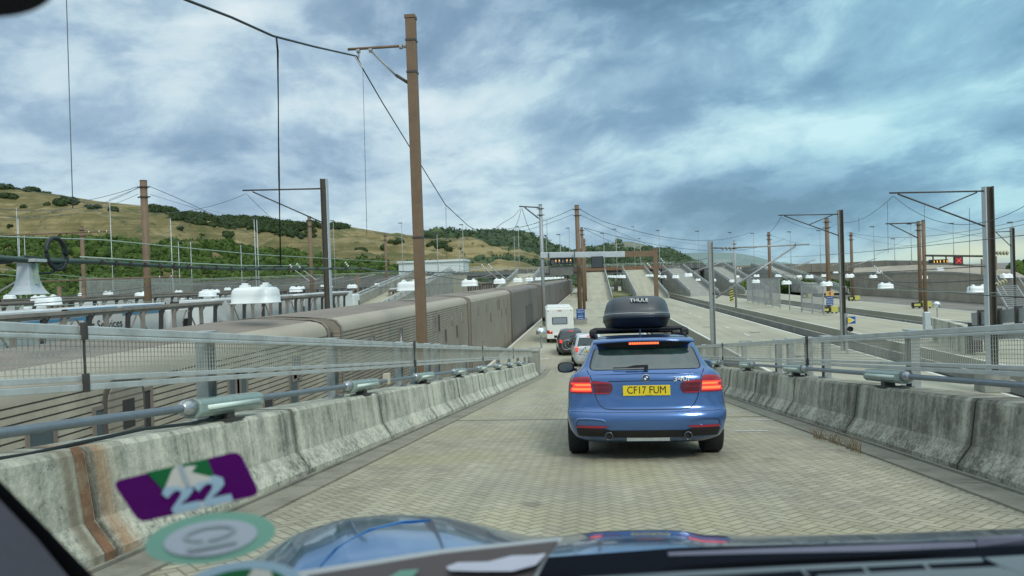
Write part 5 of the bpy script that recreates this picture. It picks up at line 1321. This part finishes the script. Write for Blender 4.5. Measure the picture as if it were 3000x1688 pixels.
# foliage: one crown = lobed lumps with leaf sized tufts
def ico(sub):
    import bmesh
    bm = bmesh.new(); bmesh.ops.create_icosphere(bm, subdivisions=sub, radius=1)
    v = np.array([q.co[:] for q in bm.verts]); f = [tuple(x.index for x in q.verts) for q in bm.faces]; bm.free(); return v, f
IV, IF = ico(2); IF = np.array(IF)
def foliage(name, m, centres, label=None, **tags):
    vs = []; fs = []; n0 = 0
    for (p, r_) in centres:
        lump = IV*(1+rs.uniform(-.36, .36, (len(IV), 1)))
        sc_ = np.array([r_*rs.uniform(.8, 1.3), r_*rs.uniform(.8, 1.3), r_*rs.uniform(.7, 1.05)])
        vs.append(lump*sc_+np.array(p)); fs.append(IF+n0); n0 += len(IV)
        k = 40; q = rs.normal(size=(k, 3)); q /= np.linalg.norm(q, axis=1)[:, None]; q[:, 2] = np.abs(q[:, 2])
        c = q*sc_*rs.uniform(.95, 1.25, (k, 1))+np.array(p); e = rs.normal(size=(k, 3, 3))*r_*.17
        tv_ = (c[:, None, :]+e).reshape(-1, 3); vs.append(tv_); fs.append(np.arange(k*3).reshape(-1, 3)+n0); n0 += k*3
    V = np.concatenate(vs); F = np.concatenate(fs)
    me = bpy.data.meshes.new(name); me.vertices.add(len(V)); me.vertices.foreach_set('co', V.ravel()); me.loops.add(len(F)*3); me.loops.foreach_set('vertex_index', F.ravel().astype(np.int32))
    me.polygons.add(len(F)); me.polygons.foreach_set('loop_start', np.arange(0, len(F)*3, 3, dtype=np.int32)); me.polygons.foreach_set('loop_total', np.full(len(F), 3, dtype=np.int32)); me.update(); me.validate()
    me.materials.append(M[m]); o = bpy.data.objects.new(name, me); sc.collection.objects.link(o)
    for k, v in tags.items(): o[k] = v
    return o
def scatter(H, x0, x1, ok, n, rr, tmax=1.03, zoff=.3):
    o = []
    for _ in range(n*6):
        if len(o) >= n: break
        px = random.uniform(x0, x1); t_ = random.uniform(0, 1)**.8*tmax; p = H.at(px, t_); q = proj(p)
        if ok(q[0], q[1], t_): r_ = random.uniform(*rr)*(H.Df+(H.Dr-H.Df)*t_)/1000; o.append(((p.x, p.y, p.z+r_*zoff), r_))
    return o
woodtop = lambda x: np.interp(x, [-500, 0, 60, 150, 250, 400, 520, 640, 760, 860, 1000, 1100, 1200, 1330], [700, 710, 718, 714, 702, 710, 720, 718, 736, 750, 770, 776, 780, 788])
wn_ = vnoise(21)
foliage('woodland', 'leafA', scatter(HA, -260, 1330, lambda x, y, t_: y > woodtop(x)+16*float(wn_(np.array(x/40.), np.array(1.5))), 3200, (4, 9), .6), kind='stuff')
ell = lambda cs: (lambda x, y, t_: any(((x-a)/c)**2+((y-b)/d)**2 < random.uniform(.5, 1.1) for a, b, c, d in cs))
patchs = [(490, 615, 70, 10), (560, 640, 60, 12), (585, 655, 20, 10), (720, 655, 120, 17), (850, 672, 100, 22), (880, 690, 50, 16), (985, 668, 40, 7), (110, 560, 50, 4), (20, 553, 30, 5), (190, 595, 45, 12), (30, 580, 26, 10), (265, 610, 30, 7),
          (65, 610, 14, 4), (1072, 693, 14, 9), (1160, 712, 24, 7), (1290, 722, 50, 9), (1330, 735, 30, 8), (20, 668, 22, 8), (220, 638, 14, 4), (525, 675, 14, 5), (600, 690, 20, 6), (330, 616, 10, 5), (670, 692, 26, 9), (1120, 730, 22, 4), (1060, 738, 18, 4), (140, 600, 12, 4)]
foliage('hill_scrub', 'leafB', scatter(HA, -200, 1400, ell([(a, b, c*(1.05 if c > 60 or a in (560, 850, 585) else .8), d*(1.0 if c > 60 or a in (560, 850) else .7)) for a, b, c, d in patchs]), 2600, (1.8, 5.2), 1.02), kind='stuff')
foliage('hilltop_trees', 'leafB', [((p.x, p.y, p.z-.5), random.uniform(2, 3.8)) for p in [HA.at(x+random.uniform(-8, 8), 1.0) for x in (3, 12, 22, 30, 40, 52, 60, 75, 90, 108, 112, 118, 124, 140, 146, 155)+tuple(range(440, 590, 9))+tuple(range(640, 880, 9))]]+[((p.x, p.y, p.z+r_*.4), r_) for p, r_ in [(HA.at(x, 1.01), random.uniform(1.5, 3)) for x in (560, 612, 905, 980, 1015)]], kind='stuff')
rs_pts = [(HA.at(x+random.uniform(-5, 5), .98), random.uniform(9, 13)) for x in range(1250, 1480, 9)]
foliage('ridge_trees', 'leafC', [((p.x, p.y, p.z+r_*.2), r_) for p, r_ in rs_pts], kind='stuff')
foliage('wooded_hill_trees', 'leafC', scatter(HB, 1180, 1800, lambda x, y, t_: y > 8+np.interp(x, HB.px, HB.py) or random.random() < .5, 1700, (4.5, 9), 1.0), kind='stuff')
foliage('cone_hill_trees', 'leafC', scatter(HC, 1600, 2060, lambda x, y, t_: y > 733+6*random.random() or random.random() < .06, 1100, (3, 6.5), .97), kind='stuff')
gb_ = [PD(x, y, 300) for x, y in [(random.uniform(2180, 2480), random.uniform(804, 826)) for _ in range(90)]]
foliage('embankment_bushes', 'leafA', [((p.x*.6, p.y*.6, max(0, p.z*.4)), 1.6) for p in gb_], kind='stuff')
p_ = [PD(random.uniform(2975, 3060), random.uniform(782, 800), 150) for _ in range(40)]
foliage('roadside_bushes', 'leafA', [(tuple(p), 1.4) for p in p_], kind='stuff')
# ---------------------------------------------------------------- own car: bonnet, dashboard, pillar, stickers
own = thing('own_car', 'blue bonnet, dark dashboard, pillar and stickers of the car the picture is taken from', 'car', foot, (SLA, 0, 0))
OI = (Matrix.Translation(foot) @ Matrix.Rotation(SLA, 4, 'X')).inverted()
def L(px, py, D): return OI @ PD(px, py, D)
cx = [300, 560, 700, 760, 870, 1000, 1100, 1180, 1300, 1420, 1490, 1550, 1600, 1650, 1750, 1850, 1950, 2010, 2060, 2200, 2600, 3000, 3250]
cy = [1760, 1715, 1668, 1625, 1562, 1521, 1510, 1507, 1513, 1540, 1558, 1570, 1573, 1570, 1557, 1553, 1552, 1556, 1566, 1570, 1563, 1548, 1540]
by = np.interp
rows = []
for t_ in (-.5, -.2, -.06, 0, .06, .13, .25, .35, .5, .65, .8, 1.0):
    g = []
    for px in np.linspace(300, 3250, 150):
        y0_ = by(px, cx, cy); Dc = by(px, [600, 1200, 1600, 3250], [1.62, 1.62, 1.45, 1.45]); D = Dc-(Dc-.93)*t_ if t_ > 0 else Dc-.35*t_
        h_c = Dc*(y0_-1032)/FPX; h_n = by(px, [300, 900, 1500, 1700, 3250], [.44, .40, .35, .345, .33]); dr = h_c+(h_n-h_c)*max(t_, 0)-.022*math.sin(math.pi*max(t_, 0))+(1.4*t_*t_ if t_ < 0 else 0)
        yy = 1032+dr*FPX/D
        g.append(L(px, yy, D))
    rows.append(g)
MB().grid(rows).build('bonnet', 'blue_h', own, smooth=True)
cr_ = [L(px, py, D) for px, py, D in ((690, 1690, 1.1), (850, 1640, 1.25), (1000, 1590, 1.45), (1150, 1551, 1.62), (1300, 1530, 1.78), (1400, 1532, 1.84))]
cr_ = []
for px, tt in ((1260, .10), (1180, .15), (1080, .24), (980, .40), (900, .6), (850, .8)):
    y0_ = by(px, cx, cy); Dc = by(px, [600, 1200, 1600, 3250], [1.62, 1.62, 1.45, 1.45]); D = Dc-(Dc-.93)*tt; h_c = Dc*(y0_-1032)/FPX; h_n = by(px, [300, 900, 1500, 1700, 3250], [.44, .40, .35, .345, .33])
    cr_.append(L(px, 1032+(h_c+(h_n-h_c)*tt-.022*math.sin(math.pi*tt))*FPX/D, D))
MB().path([p+Vector((0, 0, .001)) for p in cr_], .0026, 6).build('bonnet_crease', 'blue_h', own, smooth=True)
def card(poly, D0, D1, m, name, par, th=.0015, off=0.0):
    # flat polygon on the windscreen plane: depth interpolated by picture height so that it lies on the sloping glass
    ys_ = [q[1] for q in poly]; pts = []
    for x, y in poly: pts.append(L(x, y, GD(x, y)-off))
    d = (OI.to_3x3() @ (CR @ Vector((0, 0, -1))))*th
    return MB().prism(pts, d).build(name, m, par)
def GD(x, y): return .56+(1688-y)*.00062
def rpoly(c, k=.12, n=5):
    out_ = []; N = len(c)
    for i in range(N):
        p0, p, p1 = Vector(c[i-1]), Vector(c[i]), Vector(c[(i+1) % N])
        a = p.lerp(p0, k*60/max(60, (p-p0).length)*1.0); b = p.lerp(p1, k*60/max(60, (p-p1).length)*1.0)
        a = p+(p0-p).normalized()*26; b = p+(p1-p).normalized()*26
        for j in range(n+1): t_ = j/n; out_.append(tuple(a*(1-t_)**2+p*2*t_*(1-t_)+b*t_*t_))
    return out_
s1 = card(rpoly([(328, 1412), (700, 1322), (762, 1450), (408, 1532)]), 0, 0, 'purple', 'sticker', own)
s1['label'] = 'purple windscreen sticker with a green block and pale blue 22'
card([(430, 1384), (605, 1345), (632, 1412), (483, 1442)], 0, 0, 'sgreen', 'green_block', s1, off=.003)
card([(483, 1430), (505, 1376), (520, 1362), (535, 1372), (548, 1366), (575, 1366), (560, 1385), (615, 1398), (630, 1412), (485, 1440)], 0, 0, 'scream', 'cream_shape', s1, off=.005)
card([(521, 1364), (532, 1362), (556, 1424), (546, 1427)], 0, 0, 'sgreyd', 'green_stem', s1, off=.007)
def two(x0, y0, k):
    # blocky slanted numeral two
    q = [(0, 16), (6, 2), (24, -6), (52, -12), (72, -6), (76, 10), (64, 26), (44, 44), (92, 34), (98, 50), (30, 66), (24, 54), (46, 22), (48, 10), (34, 8), (22, 18), (14, 28)]
    return [(x0+a*k, y0+b*k) for a, b in q]
for j, (x, y) in enumerate(((474, 1428), (566, 1408))): card(two(x, y, 1.18), 0, 0, 'slblue', 'numeral', s1, off=.005)
card([(508, 1492), (660, 1452), (672, 1470), (514, 1510)], 0, 0, 'scream', 'pale_strip', s1, off=.004)
def ellp(cx_, cy_, a, b, rot, n=40): return [(cx_+a*math.cos(t_)*math.cos(rot)-b*math.sin(t_)*math.sin(rot), cy_+a*math.cos(t_)*math.sin(rot)+b*math.sin(t_)*math.cos(rot)) for t_ in np.linspace(0, 2*math.pi, n+1)[:-1]]
s2 = card(ellp(615, 1578, 192, 72, R(-8)), 0, 0, 'sring', 'sticker', own); s2['label'] = 'round windscreen sticker with a grey green ring and a grey middle'
card(ellp(616, 1578, 138, 50, R(-8)), 0, 0, 'sgrey', 'centre', s2, off=.003)
eo = ellp(614, 1562, 78, 22, R(-10), 30); ei = ellp(614, 1562, 66, 14, R(-10), 30)
sm2 = MB()
n = len(eo)
po = [L(x, y, GD(x, y)-.006) for x, y in eo]; pi_ = [L(x, y, GD(x, y)-.006) for x, y in ei]
sm2.add(po+pi_, [(k, (k+1) % n, n+(k+1) % n, n+k) for k in range(n) if k not in (8,)]); sm2.build('printed_oval', 'sgreyd', s2)
card([(548, 1606), (690, 1582), (692, 1592), (552, 1617)], 0, 0, 'sgreyd', 'printed_line', s2, off=.006)
s3 = card(ellp(705, 1722, 178, 74, R(-7)), 0, 0, 'slblue', 'sticker', own); s3['label'] = 'round sticker with a pale blue ring and green middle cut by the bottom edge'
card(ellp(706, 1724, 134, 54, R(-7)), 0, 0, 'sgreen', 'centre', s3, off=.003)
card([(740, 1668), (790, 1674), (800, 1700), (720, 1700)], 0, 0, 'scream', 'pale_patch', s3, off=.006)
# card lying on the dash
def flat(poly, D, m, name, par=own, th=.004):
    pts = [L(x, y, D if not callable(D) else D(x, y)) for x, y in poly]; d = (OI.to_3x3() @ (CR @ Vector((0, 0, -1))))*th
    return MB().prism(pts, d).build(name, m, par)
cd = flat([(830, 1720), (860, 1680), (1290, 1614), (1648, 1578), (1600, 1640), (1560, 1720)], lambda x, y: .72+(1700-y)*.0006, 'carde', 'paper_card')
flat([(880, 1720), (900, 1690), (1290, 1626), (1636, 1588), (1590, 1640), (1545, 1720)], lambda x, y: .715+(1700-y)*.0006, 'card', 'printed_face', cd)
flat([(1308, 1664), (1340, 1652), (1430, 1650), (1500, 1632), (1570, 1630), (1598, 1625), (1570, 1655), (1500, 1674), (1400, 1674), (1320, 1672)], lambda x, y: .705+(1700-y)*.0006, 'cardw', 'white_swoosh', cd)
flat([(1130, 1700), (1170, 1676), (1225, 1672), (1200, 1700)], lambda x, y: .705+(1700-y)*.0006, 'sring', 'green_mark', cd)
# dashboard: surface with black band, trim and vents
dr_ = []
for t_ in (0, .15, .4, .7, 1.0, 1.4):
    dr_.append([L(px, by(px, [900, 1500, 2000, 2600, 3250], [1680, 1640, 1604, 1590, 1566])+t_*120, .93-.34*t_) for px in np.linspace(900, 3250, 40)])
ds = MB().grid(dr_).build('dashboard', 'dash', own, smooth=True)
def strip(pts, wpx, D, m, name, par=ds, lift=.0):
    up = [(x, y) for x, y in pts]; lo = [(x, y+w_) for (x, y), w_ in zip(pts, wpx)][::-1]
    return flat(up+lo, D, m, name, par, .004)
Dd = lambda x, y: .86-.34*max(0, (y-1600))/120-.03 if y > 1560 else .86
strip([(1700, 1700), (2000, 1681), (2400, 1660), (2880, 1638)], [10, 9, 8, 7], Dd, 'dashl', 'vent_frame')
strip([(2400, 1692), (2700, 1675), (2950, 1664), (3100, 1668)], [40, 40, 40, 40], Dd, 'dashl', 'vent_frame')
flat([(2890, 1638), (3100, 1625), (3100, 1720), (2990, 1690)], Dd, 'dashl', 'side_panel', ds)
flat([(2870, 1578), (3100, 1568), (3100, 1592), (2868, 1602)], Dd, 'pillar', 'side_trim', ds)
strip([(1960, 1622), (2200, 1612), (2600, 1602), (2860, 1590)], [6, 10, 12, 12], Dd, 'pillar', 'soft_band')
for x in (2345, 2525, 2705): flat([(x, 1668-(x-2345)*.045), (x+8, 1668-(x-2345)*.045), (x+30, 1690-(x-2345)*.045), (x+20, 1690-(x-2345)*.045)], Dd, 'dashl', 'vent_blade', ds)
MB().box(-.75, .95, -1.6, .42, 1.42, 1.46).build('roof', 'pillar', own)
# windscreen pillar and mirror
pl_ = MB().prism([L(x, y, .62) for x, y in ((-120, 1290), (0, 1408), (130, 1540), (285, 1700), (360, 1800), (-120, 1800))], (OI.to_3x3() @ ray(0, 1688))*.03).build('pillar', 'ink', own)
MB().prism([L(x, y, .60) for x, y in ((-120, 1350), (0, 1466), (110, 1580), (208, 1700), (250, 1800), (-120, 1800))], (OI.to_3x3() @ ray(0, 1688))*.01).build('pillar_trim', 'pillar', pl_)
rp = []
for t_ in np.linspace(0, math.pi/2, 14): rp.append((-40+215*math.cos(t_)**.8, -60+112*math.sin(t_)))
rp = [(-140, -140), (190, -140)]+[(190-0, -40)]+[(x, y) for x, y in rp[1:]]+[(-140, 60)]
MB().prism([L(x, y, .42) for x, y in rp], (OI.to_3x3() @ ray(0, 0))*.04).build('rear_view_mirror', 'ink', own)

for lb, x, y, z in (('small cream box on the pipe of the left barrier', LX-.27, 10.7, .86), ('small cream box on the pipe of the right barrier', RX+.33, 6.4, .90)):
    q = MB().box(x-.05, x+.05, y-.03, y+.05, zr(y)+z-.08, zr(y)+z+.08).build('junction_box', mat('cream plastic', (.55, .50, .38), .5, var=.1), bevel=.01, label=lb, category='junction box')

p = PD(45, 1007, 33)
MB().lathe(p, [(.02, -.18), (.16, -.16), (.2, -.02), (.14, .12), (.02, .16)], 14).build('orange_marker', mat('orange', (.60, .20, .08), .5), smooth=True, label='small orange marker seen through the mesh at the far left', category='lamp')  # small orange object of unknown kind
dr = MB()
for x, y in ((-5.6, 43), (-4.6, 46.5), (11.2, 58), (10.8, 74), (13.6, 66), (12.2, 47), (25, 60), (26.5, 88), (.8, 96), (1.6, 112)): dr.box(x, x+.9, y, y+.5, .004, .009)
dr.build('drain_cover', 'dark', kind='structure')
